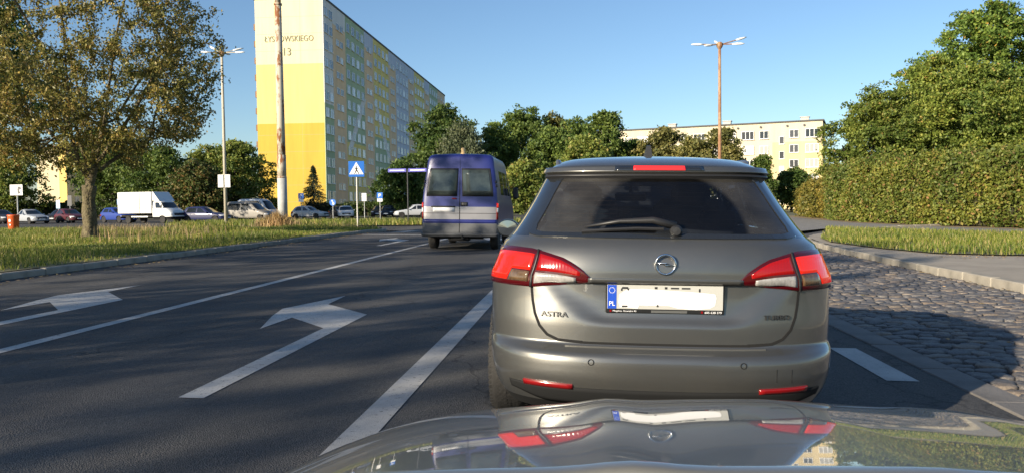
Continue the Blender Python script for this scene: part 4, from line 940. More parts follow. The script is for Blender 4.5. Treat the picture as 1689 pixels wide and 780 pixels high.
# number plate in an advertising frame
py = ES.P(0.02, .78).y
def onplate(u, v, d): return (-.263 + u, py - .012 - d, .716 + v)
fr = MB().box((0, py - .006, .780), (.530, .016, .132), bev=.004).build('plate_frame', mat('plate_frame_black', (.015, .015, .015), .3), est)
pl = MB().box((0, py - .0165, .7885), (.516, .004, .109), bev=.001).build('number_plate', mat('plate_reflective', (.40, .40, .37), .35), fr)
def pxf(x0, z0, y0): return lambda u, v, d: (x0 + u, y0 - d, z0 + v)
MB().box((-.2365, py - .0190, .7885), (.040, .0012, .107)).build('euro_band', mat('euro_blue', (.01, .06, .42), .4), fr)
st = MB(); YEL2 = mat('euro_star', (.75, .75, .70), .5)
for k in range(12):
    a = k * math.pi / 6; cx, cz = -.2365 + .0125 * math.cos(a), .818 + .0125 * math.sin(a)
    st.prism([((.0028 if q % 2 == 0 else .0012) * math.sin(q * math.pi / 5), (.0028 if q % 2 == 0 else .0012) * math.cos(q * math.pi / 5)) for q in range(10)], lambda p, s_, cx=cx, cz=cz: (cx + p[0], py - .0198 - .0004 * s_, cz + p[1]))
st.build('star_ring', YEL2, fr)
text_mesh('country_code', 'PL', .026, .020, WHITE, fr, pxf(-.2490, .748, py - .0199), .0005)
# the number itself cannot be read: a white blot covers it, only ends of the characters show
BLOT = mat('plate_blot', (.72, .72, .72), .5)
blot = [(-.20, .742), (-.12, .737), (-.115, .752), (.02, .751), (.06, .740), (.14, .735), (.20, .743), (.222, .755), (.228, .79), (.222, .806), (.16, .812), (.05, .818), (-.03, .822), (-.10, .826), (-.17, .822), (-.203, .80), (-.207, .765)]
MB().prism(blot, lambda p, s: (p[0], py - .0192 - .0006 * s, p[1])).build('white_blot', BLOT, fr)
ch = MB()
def bar(x0, z0, x1, z1): ch.box(((x0 + x1) / 2, py - .0196, (z0 + z1) / 2), (abs(x1 - x0), .0006, abs(z1 - z0)))
bar(-.192, .825, -.165, .834); bar(-.197, .816, -.190, .828); bar(-.168, .818, -.160, .828); bar(-.192, .742, -.166, .750)
bar(-.046, .826, -.034, .836); bar(-.001, .826, .010, .836); bar(.026, .827, .062, .834); bar(.074, .827, .112, .834); bar(.150, .815, .157, .830); bar(-.036, .745, -.028, .755)
ch.build('character_ends', BLACK, fr)
text_mesh('frame_lettering', 'Mogilno, Stawiska 43', .105, .0095, WHITE, fr, pxf(-.232, .7185, py - .0146), .0004)
text_mesh('frame_lettering', '605 638 379', .075, .0095, WHITE, fr, pxf(.178, .7185, py - .0146), .0004)
MB().box((.02, py - .0146, .7235), (.16, .0006, .011)).build('frame_strip', SILVERTRIM, fr)
for x in (-.243, .166): MB().box((x, py - .0148, .7235), (.008, .0006, .010)).build('red_mark', LAMPRED, fr)
# badge: ring with a lightning bolt, and the two scripts
by = ES.P(0.0, .939).y; bd = MB(); n = 36
bd.tube([(.044 * math.cos(2 * math.pi * k / n), by - .010, .938 + .044 * math.sin(2 * math.pi * k / n)) for k in range(n + 1)], .0052, 8, cap=False)
bd.prism([(-.058, .006), (.006, .006), (-.002, -.001), (.058, -.006), (-.006, -.006), (.002, .001)], lambda p, s: (p[0], by - .008 - .006 * s, .938 + p[1] * 1.25))
bd.build('badge', CHROME, est, True)
def script(name, s, x0, x1, z0, h):
    def xf(u, v, d):
        x, z = x0 + u, z0 + v; t = ES.t_of(x, z); p = ES.P(t, z) + ES.N(t, z) * (.0045 + d); return tuple(p)
    return text_mesh(name, s, x1 - x0, h, mat('script_chrome', (.06, .06, .06), .3, .6), est, xf, .003, .012)
script('model_script', 'ASTRA', -.560, -.435, .688, .024); script('engine_script', 'TURBO', .440, .562, .692, .022)
# rear wiper
wp = MB(); q = [ES.P(ES.t_of(x, z), z) + ES.N(ES.t_of(x, z), z) * o for x, z, o in ((.055, 1.085, .03), (-.05, 1.10, .045), (-.20, 1.10, .035), (-.36, 1.083, .02))]
wp.tube(q, [.020, .016, .011, .005], 8); arm = wp.build('wiper_arm', BLACKP, est, True)
q = [ES.P(ES.t_of(x, z), z) + ES.N(ES.t_of(x, z), z) * .012 for x, z in ((.0, 1.083), (-.12, 1.085), (-.25, 1.078), (-.375, 1.068))]
MB().tube(q, .008, 6).build('wiper_blade', BLACKP, arm)
c = ES.P(ES.t_of(.055, 1.085), 1.085); MB().lathe([(.028, 0), (.028, -.03), (.018, -.045), (0, -.046)], (c.x, c.y - .005, c.z), 'y', 16).build('wiper_pivot', BLACKP, arm)
# door mirrors
for s in (-1, 1):
    mr = MB(); mr.lathe([(.0, .10), (.055, .085), (.085, .05), (.095, .0), (.09, -.03)], (0, 0, 0), 'y', 18)
    for k in range(len(mr.V)): x, y, z = mr.V[k]; mr.V[k] = (s * (.955 + x * .95), 2.72 + y, 1.015 + z * .72)
    mo = mr.build('door_mirror', OLIVE, est, True)
    MB().lathe([(.082, 0), (0, .001)], (0, 0, 0), 'y', 18).build('x', CHROME, mo) if False else None
    gl = MB().lathe([(.082, -.032), (0, -.034)], (0, 0, 0), 'y', 18)
    for k in range(len(gl.V)): x, y, z = gl.V[k]; gl.V[k] = (s * (.955 + x * .95), 2.72 + y, 1.015 + z * .72)
    gl.build('mirror_glass', mat('mirror_silver', (.30, .34, .38), .06, 1.0), mo); MB().tube([(s * .86, 2.74, .97), (s * .93, 2.74, .99)], .03, 8).build('mirror_arm', BLACKP, mo)
for s in (-1, 1):
    wheel(est, s * .775, 1.10, .325, .215, s, 5, s < 0); wheel(est, s * .775, 3.76, .325, .215, s, 5)
MB().box((0, 1.1, .34), (1.3, .12, .10), bev=.02).box((0, .5, .30), (.5, .25, .12), bev=.03).build('rear_axle', UNDER, est)
MB().tube([(-.35, .30, .29), (-.35, .12, .275)], .03, 10).build('exhaust_pipe', GALV, est)

# ------------------------------------------------------------------ our own car: bonnet under the windscreen
own = thing('own_car', 'olive metallic bonnet and dark scuttle of the car carrying the camera', 'car', (.33, 0, gz(.33, 0)))
own.rotation_euler = (0, math.atan(.02), 0)
HOODM = bpy.data.materials.new('bonnet_metallic'); HOODM.use_nodes = True; metallic(HOODM, (.20, .193, .168), (.25, .24, .205))
_hp = HOODM.node_tree.nodes['Principled BSDF']
for _l in list(_hp.inputs['Coat Roughness'].links): HOODM.node_tree.links.remove(_l)
_hp.inputs['Coat Roughness'].default_value = .018; _hp.inputs['Coat IOR'].default_value = 1.5; _hp.inputs['Coat Weight'].default_value = 1.0; _hp.inputs['Metallic'].default_value = .45; _hp.inputs['Roughness'].default_value = .42
def hood_z(d, y):
    zc = float(pchip([.6, .8, 1.1, 1.4, 1.6, 1.78, 1.9, 1.97], [.962, .938, .897, .846, .802, .742, .67, .56], [y])[0])
    cr = float(pchip([0, .25, .45, .58, .68, .76, .82, .86], [0, .008, .016, .024, .042, .085, .15, .24], [abs(d)])[0])
    rid = .006 * (math.exp(-((abs(d) - .30) / .05)**2))
    return zc - cr + rid + .008
def hood_front(d): return 1.97 - .30 * (abs(d) / .86)**2.4
nx, ny = 64, 44; V = []
def hood_rear(d): return .755 - .02 * (abs(d) / .8)**2
for j in range(ny + 1):
    for i in range(nx + 1):
        d = -.80 + 1.60 * i / nx; y0 = hood_rear(d); yf = hood_front(d); v = j / ny; y = y0 + (yf - y0) * v
        yn = .6 + (1.97 - .6) * ((y - .6) / (yf - .6)); V.append((d, y, hood_z(d, yn)))
F = [(j * (nx + 1) + i, j * (nx + 1) + i + 1, (j + 1) * (nx + 1) + i + 1, (j + 1) * (nx + 1) + i) for j in range(ny) for i in range(nx)]
# turned-down rear edge
b = len(V)
for i in range(nx + 1): x, y, z = V[i]; V.append((x, y - .008, z - .004))
for i in range(nx + 1): x, y, z = V[b + i]; V.append((x, y - .002, z - .03))
F += [(b + i, b + i + 1, i + 1, i) for i in range(nx)] + [(b + nx + 1 + i, b + nx + 2 + i, b + i + 1, b + i) for i in range(nx)]
hood = put('bonnet', new_mesh('bonnet', V, F, HOODM, True), own)
OS = Shell([(.20, .80, -2.1, .5, 2.9, 1.90, .8, 2.6), (.35, .86, -2.2, .5, 2.9, 2.02, .8, 2.6), (.50, .885, -2.2, .5, 2.9, 2.06, .8, 2.6), (.60, .89, -2.2, .5, 2.9, 2.02, .8, 2.6), (.68, .885, -2.18, .5, 2.9, 1.93, .85, 2.6), (.74, .865, -2.16, .5, 2.9, 1.78, .9, 2.6), (.79, .82, -2.14, .5, 2.9, 1.4, .8, 2.6), (.82, .80, -2.12, .5, 2.9, 1.0, .7, 2.6)])
OS.grid(own, [.2, .26, .32, .38, .44, .5, .56, .6, .64, .68, .71, .74, .77, .79, .82], list(np.linspace(0, 1, 12)) + list(1 + np.linspace(0, 1, 60))[1:] + list(np.linspace(2, 3, 20))[1:], lambda t, z, y: 'body', {'body': HOODM}, wheels=((1.15, .32), (-1.5, .32)), wr=.355)
for s in (-1, 1):
    for y in (1.15, -1.5): wheel(own, s * .775, y, .32, .21, s)
    OS.patch('headlight', own, CLEAR, s * 2.35, s * 2.72, lambda t: .60, lambda t: .70, .006, .02, 10, 4)
OS.patch('grille', own, BLACKP, 2.80, 3.0, lambda t: .52, lambda t: .62, .006, .02, 10, 3); OS.patch('grille', own, BLACKP, -2.80, -3.0, lambda t: .52, lambda t: .62, .006, .02, 10, 3)
sct = MB(); sct.box((0, .58, .875), (1.46, .28, .05), bev=.02); sct.build('scuttle_panel', mat('scuttle_black', (.014, .014, .014), .8), own)
for (xa, xb, z) in ((-.62, .05, .915), (.12, .66, .913)):
    MB().tube([(xa, .61, z - .012), ((xa + xb) / 2, .63, z + .004), (xb, .61, z - .006)], [.010, .012, .008], 6).build('windscreen_wiper', BLACKP, own, True)
MB().box((0, .22, .84), (1.45, .50, .10), bev=.05).build('dashboard', CABIN, own)

# ------------------------------------------------------------------ blue van in the next lane
VBLUE = mat('van_blue', (.011, .017, .125), .4, coat=.3); VSIL = paint('van_silver', (.23, .23, .25), .3, .35); VGREY = mat('van_grey_cladding', (.06, .064, .07), .6, var=.15, vscale=4)
VX, VY = -3.15, 20.0
van = thing('delivery_van', 'blue and silver high roofed delivery van waiting in the left lane', 'van', (VX, VY, gz(VX, VY))); van.rotation_euler = (0, math.atan(.02), 0)
VS = Shell([(.34, .93, .06, .12, 5, 5.25, .5, 3), (.45, .99, .0, .14, 5, 5.4, .5, 3), (.62, 1.0, .03, .14, 5, 5.4, .5, 3), (.75, 1.0, .05, .14, 5, 5.35, .5, 3), (1.1, 1.0, .055, .14, 5, 5.1, .5, 3), (1.4, .985, .065, .14, 5, 4.5, .5, 3), (1.9, .935, .10, .14, 4.5, 4.1, .5, 3), (2.2, .89, .125, .15, 4.2, 3.85, .5, 3), (2.38, .865, .145, .16, 4.0, 3.6, .5, 3), (2.46, .82, .17, .2, 3.8, 3.4, .5, 3), (2.50, .74, .22, .25, 3.4, 3.2, .5, 3), (2.525, .5, .4, .3, 3, 2.9, .4, 2.6)])
def vcls(t, z, y):
    if z < .70: return 'cladding'
    if .80 < z < 1.13 and t < 1.0: return 'silver_band'
    if t > 1.05 and 1.45 < z < 2.1 and (1.0 < y < 1.9 or 2.0 < y < 2.9 or 3.0 < y < 3.6): return 'side_window|%d' % (0 if y < 1.95 else 1 if y < 2.95 else 2)
    if t > 2.2 and 1.3 < z < 2.1: return 'windscreen'
    return 'body'
VS.grid(van, [.34, .40, .45, .52, .62, .70, .75, .80, .86, .95, 1.05, 1.13, 1.2, 1.3, 1.45, 1.6, 1.75, 1.9, 2.0, 2.1, 2.2, 2.3, 2.38, 2.42, 2.46, 2.485, 2.5, 2.525], list(np.linspace(0, 1, 25)) + list(1 + np.linspace(0, 1, 50))[1:] + list(np.linspace(2, 3, 12))[1:], vcls,
        {'cladding': VGREY, 'silver_band': VSIL, 'side_window': CARGLASS, 'windscreen': CARGLASS, 'body': VBLUE}, wheels=((.95, .34), (4.1, .34)), wr=.38, top='body')
VGL = mat('van_rear_glass', (.035, .045, .042), .05, spec=.6, var=.7, vscale=1.6)
def vt(x, z): return VS.t_of(x, z)
for s in (-1, 1):
    rw = VS.patch('rear_window', van, BLACKP, vt(s * .055, 1.75), vt(s * .845, 1.75), lambda t: 1.40, lambda t: 2.13, .006, .014, 14, 6)
    VS.patch('window_pane', rw, VGL, vt(s * .085, 1.75), vt(s * .80, 1.75), lambda t: 1.44, lambda t: 2.09, .009, .008, 12, 6)
    tl = VS.patch('tail_light', van, LAMPRED, s * .72, s * .99, lambda t: .80, lambda t: 1.24, .012, .03, 10, 6)
    VS.patch('brake_lens', tl, REDLIT, s * .75, s * .97, lambda t: 1.12, lambda t: 1.22, .016, .01, 8, 3); VS.patch('reverse_lamp', tl, CLEAR, s * .75, s * .97, lambda t: .99, lambda t: 1.10, .016, .01, 8, 3)
    for z in (1.68, 1.78): VS.patch('hinge', van, BLACKP, s * .74, s * .97, lambda t: z - .035, lambda t: z + .035, .022, .03, 6, 2)
    VS.patch('bumper_reflector', van, LAMPRED, vt(s * .62, .42), vt(s * .80, .42), lambda t: .385, lambda t: .42, .006, .012, 5, 2)
VS.patch('door_gap', van, GAP, vt(-.009, 1.5), vt(.009, 1.5), lambda t: .46, lambda t: 2.44, .003, .008, 2, 24)
VS.patch('band_groove', van, GAP, vt(-.95, .965), vt(.95, .965), lambda t: .955, lambda t: .966, .004, .008, 16, 1)
VS.patch('blue_stripe', van, VBLUE, -.72, .72, lambda t: .705, lambda t: .795, .004, .01, 16, 2)
VS.patch('step_bumper', van, VGREY, -.99, .99, lambda t: .38, lambda t: .445, .05, .07, 30, 3)
VS.patch('plate_light_bar', van, BLACKP, vt(-.75, 1.12), vt(-.12, 1.12), lambda t: 1.115, lambda t: 1.15, .02, .03, 8, 2)
VS.patch('number_plate', van, BLOT, vt(-.70, 1.05), vt(-.14, 1.05), lambda t: 1.0, lambda t: 1.108, .016, .012, 8, 2)
VS.patch('door_handle', van, BLACKP, vt(.03, 1.2), vt(.20, 1.2), lambda t: 1.15, lambda t: 1.25, .03, .04, 4, 3); VS.patch('red_badge', van, LAMPRED, vt(-.20, 1.35), vt(-.08, 1.35), lambda t: 1.325, lambda t: 1.355, .02, .02, 4, 1)
MB().lathe([(.07, 2.50), (.07, 2.56), (.055, 2.57), (.055, 2.68), (.04, 2.70), (0, 2.705)], (0, .62, 0), n=14).build('roof_beacon', mat('beacon_amber', (.70, .48, .22), .3), van)
MB().box((0, .25, .30), (.5, .3, .12), bev=.03).tube([(-.6, .3, .33), (.6, .3, .33)], .04, 8).tube([(.1, .1, .30), (.1, -.12, .32), (.1, -.14, .40)], .025, 8).build('tow_bar', UNDER, van)
for s in (-1, 1):
    for y in (.95, 4.1): wheel(van, s * .84, y, .34, .22, s)
    MB().box((s * 1.12, 4.2, 1.55), (.16, .12, .36), bev=.04).build('door_mirror', BLACKP, van)

# ------------------------------------------------------------------ parked vehicles beyond the verge
def parked(name, label, x, y, ang, col, kind='hatch', cat='car', L=4.3, W=1.78, H=1.48):
    t = thing(name, label, cat, (x, y, -.01), ang, 'vehicles parked in front of the flats'); P_ = mat('parked_paint_%02d' % (len(MATS)), col, .5, .0, coat=.2, spec=.35)
    w = W / 2; fl = L
    if kind == 'van':
        R = [(.24, w * .94, .05, .3, 3.5, fl - .05, .7, 3), (.45, w, 0, .3, 3.5, fl, .7, 3), (.75, w, .01, .3, 3.5, fl - .08, .7, 3), (1.0, w, .02, .3, 3.5, fl - .55, .6, 3), (1.12, w * .97, .03, .3, 3.5, fl - .95, .6, 3), (H - .28, w * .86, .14, .3, 3.5, fl - 1.75, .5, 3), (H - .1, w * .78, .22, .32, 3, fl - 2.0, .5, 3), (H - .03, w * .65, .4, .35, 3, fl - 2.2, .5, 3), (H, w * .4, .6, .3, 2.6, fl - 2.5, .4, 3)]; belt, roof = 1.12, H - .24; yr_, yf_ = .1, fl - 1.2
    else:
        bk = {'hatch': (.12, .55, .8), 'estate': (.08, .42, .6), 'saloon': (.75, 1.15, 1.4), 'suv': (.08, .4, .6)}[kind]; b0 = .90 if kind != 'suv' else 1.0
        R = [(.22, w * .92, .08, .4, 2.9, fl - .06, .7, 2.7), (.42, w * .99, 0, .42, 2.9, fl, .75, 2.7), (.62, w, .02, .42, 2.9, fl - .02, .8, 2.7), (b0 - .12, w * .99, .06, .42, 2.9, fl - .28, .8, 2.7), (b0, w * .96, bk[0], .4, 2.9, fl - 1.1, .7, 2.7), (b0 + .06, w * .92, bk[0] + .08, .4, 2.9, fl - 1.32, .6, 2.7), (H - .14, w * .72, bk[1], .36, 2.8, fl - 2.05, .5, 2.7), (H - .05, w * .62, bk[2], .34, 2.8, fl - 2.3, .5, 2.7), (H - .015, w * .42, bk[2] + .3, .3, 2.6, fl - 2.5, .4, 2.6), (H, w * .2, bk[2] + .5, .2, 2.4, fl - 2.7, .3, 2.5)]; belt, roof = b0 + .05, H - .14; yr_, yf_ = bk[0] + .2, fl - 1.4
    S = Shell(R); mid = (yr_ + yf_) / 2
    def c(tt, z, y):
        if belt < z < roof:
            if tt < .8: return 'rear_window'
            if tt > 2.3: return 'windscreen'
            if 1.05 < tt < 2.0 and abs(y - mid) > .05 and abs(y - mid - .95) > .04: return 'side_window|%d' % (0 if y < mid else 1 if y < mid + .95 else 2)
        if z < .3: return 'sill'
        return 'body'
    zz = sorted(set([R[0][0], .3, .36, .45, .54, .62, .7, .78, belt - .04, belt] + list(np.linspace(belt, roof, 5)) + [roof + .03, H - .06, H - .03, H - .015, H])); zz = [z for z in zz if z <= H]
    wr = .31 if kind != 'suv' else .34
    S.grid(t, zz, list(np.linspace(0, 1, 9)) + list(1 + np.linspace(0, 1, 44))[1:] + list(np.linspace(2, 3, 10))[1:], c, {'body': P_, 'sill': DGREY, 'side_window': CARGLASS, 'windscreen': CARGLASS, 'rear_window': CARGLASS}, wheels=((.85, wr), (fl - .9, wr)), wr=wr + .04, top='body')
    for s in (-1, 1):
        for yy in (.85, fl - .9): wheel(t, s * (w - .12), yy, wr, .2, s)
        S.patch('headlight', t, CLEAR, s * 2.25, s * 2.70, lambda q: .60, lambda q: .73, .006, .02, 8, 2); S.patch('tail_light', t, LAMPRED, s * .55, s * 1.02, lambda q: .66, lambda q: .84, .006, .02, 6, 2)
        MB().box((s * (w + .06), yf_ - .35, belt), (.18, .10, .12), bev=.03).build('door_mirror', P_, t)
    S.patch('grille', t, BLACKP, 2.72, 3.0, lambda q: .48, lambda q: .66, .006, .02, 6, 2); S.patch('grille', t, BLACKP, -2.72, -3.0, lambda q: .48, lambda q: .66, .006, .02, 6, 2)
    MB().box((0, fl + .005, .45), (.52, .02, .11)).build('number_plate', WHITE, t)
    return t
def front_to(dx, dy): return math.atan2(-dx, dy)     # heading: car front (+y) towards (dx, dy)
DKB = (.012, .016, .05)
parked('parked_car', 'silver saloon facing right beside the orange bin', -57.0, 74.8, front_to(1, -.55), (.30, .32, .35), 'saloon', L=4.4)
parked('parked_car', 'dark car cut by the left edge of the photo', -61.2, 76.2, front_to(1, -.55), (.03, .03, .035), 'hatch', L=4.2)
parked('parked_car', 'black hatchback between silver saloon and maroon car', -57.5, 83, front_to(.2, -1), (.02, .02, .022), 'hatch')
parked('parked_car', 'dark maroon hatchback left of the tree trunk', -54.6, 77.6, front_to(1, -.6), (.07, .012, .018), 'hatch', L=4.1)
parked('parked_car', 'bright blue hatchback right of the tree trunk', -48.6, 76, front_to(1, -.45), (.015, .04, .22), 'suv', L=4.2, H=1.55)
parked('parked_car', 'navy blue estate car between white truck and lamp post', -37.2, 70.4, front_to(1, -.12), (.012, .018, .07), 'estate', L=4.6, H=1.5)
parked('parked_van', 'beige grey minibus parked left of the peeling mast', -36.7, 78.5, front_to(1, -.18), (.22, .205, .18), 'van', 'van', L=5.2, W=1.9, H=2.0)
parked('parked_van', 'pale roofed van behind the beige minibus', -38.6, 85.5, front_to(1, -.2), (.50, .52, .55), 'van', 'van', L=5.4, W=1.95, H=2.35)
parked('parked_car', 'silver hatchback right of the peeling mast', -32.6, 86.2, front_to(1, -.25), (.40, .41, .41), 'hatch', L=4.4, H=1.5)
parked('parked_car', 'black car behind the round arrow sign', -30.2, 93.5, front_to(.7, -.8), (.02, .02, .024), 'hatch', L=4.2)
parked('parked_car', 'white small hatchback beside the crossing sign post', -27.6, 89.5, front_to(.35, -1) , (.62, .62, .61), 'hatch', L=3.9)
parked('parked_car', 'dark saloon facing the street left of the grey hatchback', -24.3, 97.5, front_to(.15, -1), (.02, .025, .045), 'hatch', L=4.3)
parked('parked_car', 'black hatchback half hidden at far side of car park', -26.2, 100.5, front_to(.15, -1), (.025, .02, .03), 'hatch', L=4.0)
parked('parked_car', 'grey silver hatchback just left of the blue van', -17.6, 90, front_to(-1, -.3), (.36, .38, .40), 'hatch', L=4.2, H=1.52)

# ---- white box truck
tr = thing('box_truck', 'white box truck with plain cargo body parked behind the tree', 'truck', (-43.0, 70.6, -.01), front_to(1, -.28), 'vehicles parked in front of the flats')
TW_ = paint('truck_white', (.66, .66, .64), 0, .4); BOXW = mat('truck_box_white', (.64, .64, .61), .6, var=.05, vscale=2)
MB().box((0, 1.95, 1.92), (2.1, 4.1, 1.98), bev=.03).build('cargo_box', BOXW, tr)
MB().prism([(4.0, 2.1), (4.0, 2.92), (4.15, 2.9), (4.75, 2.2), (4.9, 2.05)], lambda p, s: (-.95 + 1.9 * s, p[0], p[1])).build('wind_deflector', TW_, tr)
TS = Shell([(.35, .90, 4.02, .1, 5, 6.25, .5, 3.2), (.6, .97, 4.0, .1, 5, 6.35, .5, 3.2), (1.0, .98, 4.0, .1, 5, 6.25, .5, 3.2), (1.25, .97, 4.0, .1, 5, 5.95, .5, 3.2), (1.4, .95, 4.0, .1, 5, 5.65, .5, 3.2), (1.9, .86, 4.0, .1, 5, 5.15, .4, 3.2), (2.08, .80, 4.02, .12, 4, 4.95, .35, 3), (2.13, .6, 4.1, .2, 3, 4.8, .3, 3)])
TS.grid(tr, [.35, .45, .6, .7, .8, .9, 1.0, 1.12, 1.25, 1.4, 1.55, 1.7, 1.85, 1.92, 2.0, 2.08, 2.13], list(np.linspace(0, 1, 6)) + list(1 + np.linspace(0, 1, 24))[1:] + list(np.linspace(2, 3, 10))[1:], lambda t, z, y: ('windscreen' if t > 2.25 and 1.4 < z < 1.95 else 'side_window' if 1.3 < t < 2.0 and 1.4 < z < 1.9 else 'lower_bumper' if z < .6 else 'cab'), {'cab': TW_, 'windscreen': CARGLASS, 'side_window': CARGLASS, 'lower_bumper': DGREY}, wheels=((5.2, .34),), wr=.39, top='cab')
MB().box((0, 1.9, .68), (.9, 4.4, .22)).box((0, .1, .55), (1.9, .1, .16)).build('chassis', UNDER, tr)
for s in (-1, 1):
    MB().box((s * 1.053, 2.6, 1.92), (.012, .05, 1.9)).build('box_seam', DGREY, tr); MB().box((s * 1.053, 3.3, 1.92), (.012, .03, 1.9)).build('box_seam', DGREY, tr)
    MB().box((s * .98, 2.5, .62), (.05, 2.0, .12)).build('side_guard', GALV, tr)
    wheel(tr, s * .86, 5.2, .34, .22, s); wheel(tr, s * .86, 1.1, .34, .3, s)
    TS.patch('headlight', tr, CLEAR, s * 2.3, s * 2.62, lambda t: .78, lambda t: .98, .006, .02, 6, 2); MB().box((s * 1.12, 5.25, 1.55), (.14, .1, .34), bev=.03).build('door_mirror', BLACKP, tr)
TS.patch('grille', tr, BLACKP, 2.68, 3.0, lambda t: .72, lambda t: .95, .006, .02, 6, 2); TS.patch('grille', tr, BLACKP, -2.68, -3.0, lambda t: .72, lambda t: .95, .006, .02, 6, 2)

# ================================================================== TREES, HEDGES
BARK = mat('bark', (.060, .045, .030), .95, col2=(.17, .145, .075), vscale=7, bump=1.0, bscale=11)
BARK.node_tree.nodes['Bump'].inputs['Distance'].default_value = .08
BARKD = mat('bark_dark', (.05, .04, .03), .95, var=.3, vscale=5)
def leaf_soup(C, L, Wd, rng, up=0.3, droop=0.0):
    """folded rhombic leaves: C (n,3) centres, L and Wd sizes"""
    n = len(C); a = rng.normal(size=(n, 3)); a[:, 2] -= droop; a /= np.linalg.norm(a, axis=1)[:, None]
    b = rng.normal(size=(n, 3)); b[:, 2] *= (1 - up); b -= a * (a * b).sum(1)[:, None]; b /= np.linalg.norm(b, axis=1)[:, None]; nn = np.cross(a, b)
    L = L[:, None]; Wd = Wd[:, None]
    V = np.empty((n, 4, 3)); V[:, 0] = C - a * L / 2; V[:, 1] = C + b * Wd / 2 + nn * Wd * .18 + a * L * .05; V[:, 2] = C + a * L / 2; V[:, 3] = C - b * Wd / 2 + nn * Wd * .18 + a * L * .05
    i = (np.arange(n) * 4)[:, None]
    return V.reshape(-1, 3), np.concatenate([i + [0, 1, 2], i + [0, 2, 3]])

def grow(points, base, trunk_top, r_tip, rng, bend=.12, first=()):
    """joins crown points to a trunk: every point hangs on the nearest lower node; radii add up towards the root"""
    nodes = [Vector(base), Vector(trunk_top)]; par = [-1, 0]; depth = [0, 0]
    order = sorted(points, key=lambda p: (Vector(p) - Vector(trunk_top)).length)
    for p in list(first) + order:
        p = Vector(p); best = None
        arr = np.array([n[:] for n in nodes[1:]]); d = np.linalg.norm(arr - np.array(p[:]), axis=1) + .10 * np.array(depth[1:])
        k = int(np.argmin(d)) + 1
        q = nodes[k]; ln = (p - q).length
        steps = max(1, int(ln / .5))
        for s in range(1, steps + 1):
            c = q.lerp(p, s / steps)
            if s < steps: c = c + Vector(rng.normal(0, bend * min(ln, 1) * .5, 3))
            nodes.append(c); par.append(k if s == 1 else len(nodes) - 2); depth.append(depth[k] + ln * s / steps)
    n = len(nodes); area = [0.0] * n; ch = [0] * n
    for i in range(n - 1, 0, -1):
        if area[i] == 0: area[i] = r_tip**2
        area[par[i]] += area[i]
    rad_ = [math.sqrt(a) for a in area]
    return nodes, par, rad_

def branches(nodes, par, rd, rmax, n_hi=9, rmin=.004):
    V = []; F = []
    for i in range(1, len(nodes)):
        a, b = nodes[par[i]], nodes[i]; ra = min(rd[i] * 1.06, rmax); rb = min(rd[i], rmax); d = b - a
        if d.length < 1e-4: continue
        d.normalize(); k = n_hi if rb > .06 else 5 if rb > .02 else 3
        x = d.orthogonal().normalized(); y = d.cross(x); q = len(V)
        for c, r in ((a - d * ra * .3, ra), (b + d * rb * .2, rb)):
            for j in range(k): th = 2 * math.pi * j / k; V.append(c + (x * math.cos(th) + y * math.sin(th)) * max(r, rmin))
        F += [(q + j, q + (j + 1) % k, q + k + (j + 1) % k, q + k + j) for j in range(k)]
    return V, F

def copy_tree(src, loc, rz, label, scale=1.0):
    r = src.copy(); COL.objects.link(r); r.location = loc; r.rotation_euler = (0, 0, rz); r.scale = (scale,) * 3; r['label'] = label
    for c in src.children:
        d = c.copy(); COL.objects.link(d); d.parent = r
        if c.name.startswith('crown'): d.data = THIN
    return r

# ---- the sparse olive tree on the verge
rng = np.random.default_rng(3)
def crown_pts(n, c, r, rng, shell=.35):
    P = rng.normal(size=(n, 3)); P /= np.linalg.norm(P, axis=1)[:, None]; rr = (shell + (1 - shell) * rng.random(n))**(1 / 2.2); return c + P * rr[:, None] * r
pts = np.concatenate([crown_pts(760, np.array([-.3, 0, 6.3]), np.array([4.9, 4.8, 4.5]), rng), crown_pts(200, np.array([1.8, -.3, 4.9]), np.array([2.9, 2.6, 2.0]), rng), crown_pts(230, np.array([-3.0, 0, 4.4]), np.array([3.0, 2.8, 1.9]), rng)])
pts = pts[pts[:, 2] > 2.35]
limb_seed = []
for k in range(9):
    a = k * 2.4 + .3; rr = (1.6, 4.2, 3.6, 4.4, 2.2, 3.9, 4.3, 1.0, 3.2)[k]; hh = (8.6, 5.2, 6.8, 4.6, 8.2, 6.2, 5.4, 9.2, 7.6)[k]
    for q in range(1, 12):
        u = q / 11; limb_seed.append((.06 + rr * u**1.15 * math.cos(a) + .12 * math.sin(5 * u + k), rr * u**1.15 * math.sin(a) + .12 * math.cos(4 * u + k), 1.75 + (hh - 1.75) * u**.9))
nodes, par, rd = grow([tuple(p) for p in pts], (0, 0, -.1), (.06, 0, 1.75), .0085, rng, first=limb_seed)
ot = thing('verge_tree', 'broad sparse olive brown tree with forked trunk on the left verge', 'tree', (-16.75, 25.2, .27), 0, 'trees along the verge')
V, F = branches(nodes[1:], [max(0, p - 1) for p in par[1:]], rd[1:], .20)
mb = MB(); tr_path = []; rr_ = []
for k in range(13):
    s = k / 12; tr_path.append((.06 * s + .02 * math.sin(s * 7), .02 * math.sin(s * 5), -.15 + 1.95 * s)); rr_.append(.205 + .12 * (1 - s)**4 + .012 * math.sin(s * 15) + .05 * max(0, s - .75) * 2)
mb.tube(tr_path, rr_, 18)
for k in range(len(mb.V)): x, y, z = mb.V[k]; a = math.atan2(y, x); q = 1 + .07 * math.sin(5 * a + z * 2) + .04 * math.sin(11 * a - z * 3); mb.V[k] = (x * q, y * q, z)
b = len(mb.V); mb.add(V, F); trunk = mb.build('trunk', BARK, ot, True)
twigs = [i for i in range(2, len(nodes)) if rd[i] < .026 and nodes[i].z > 2.0]
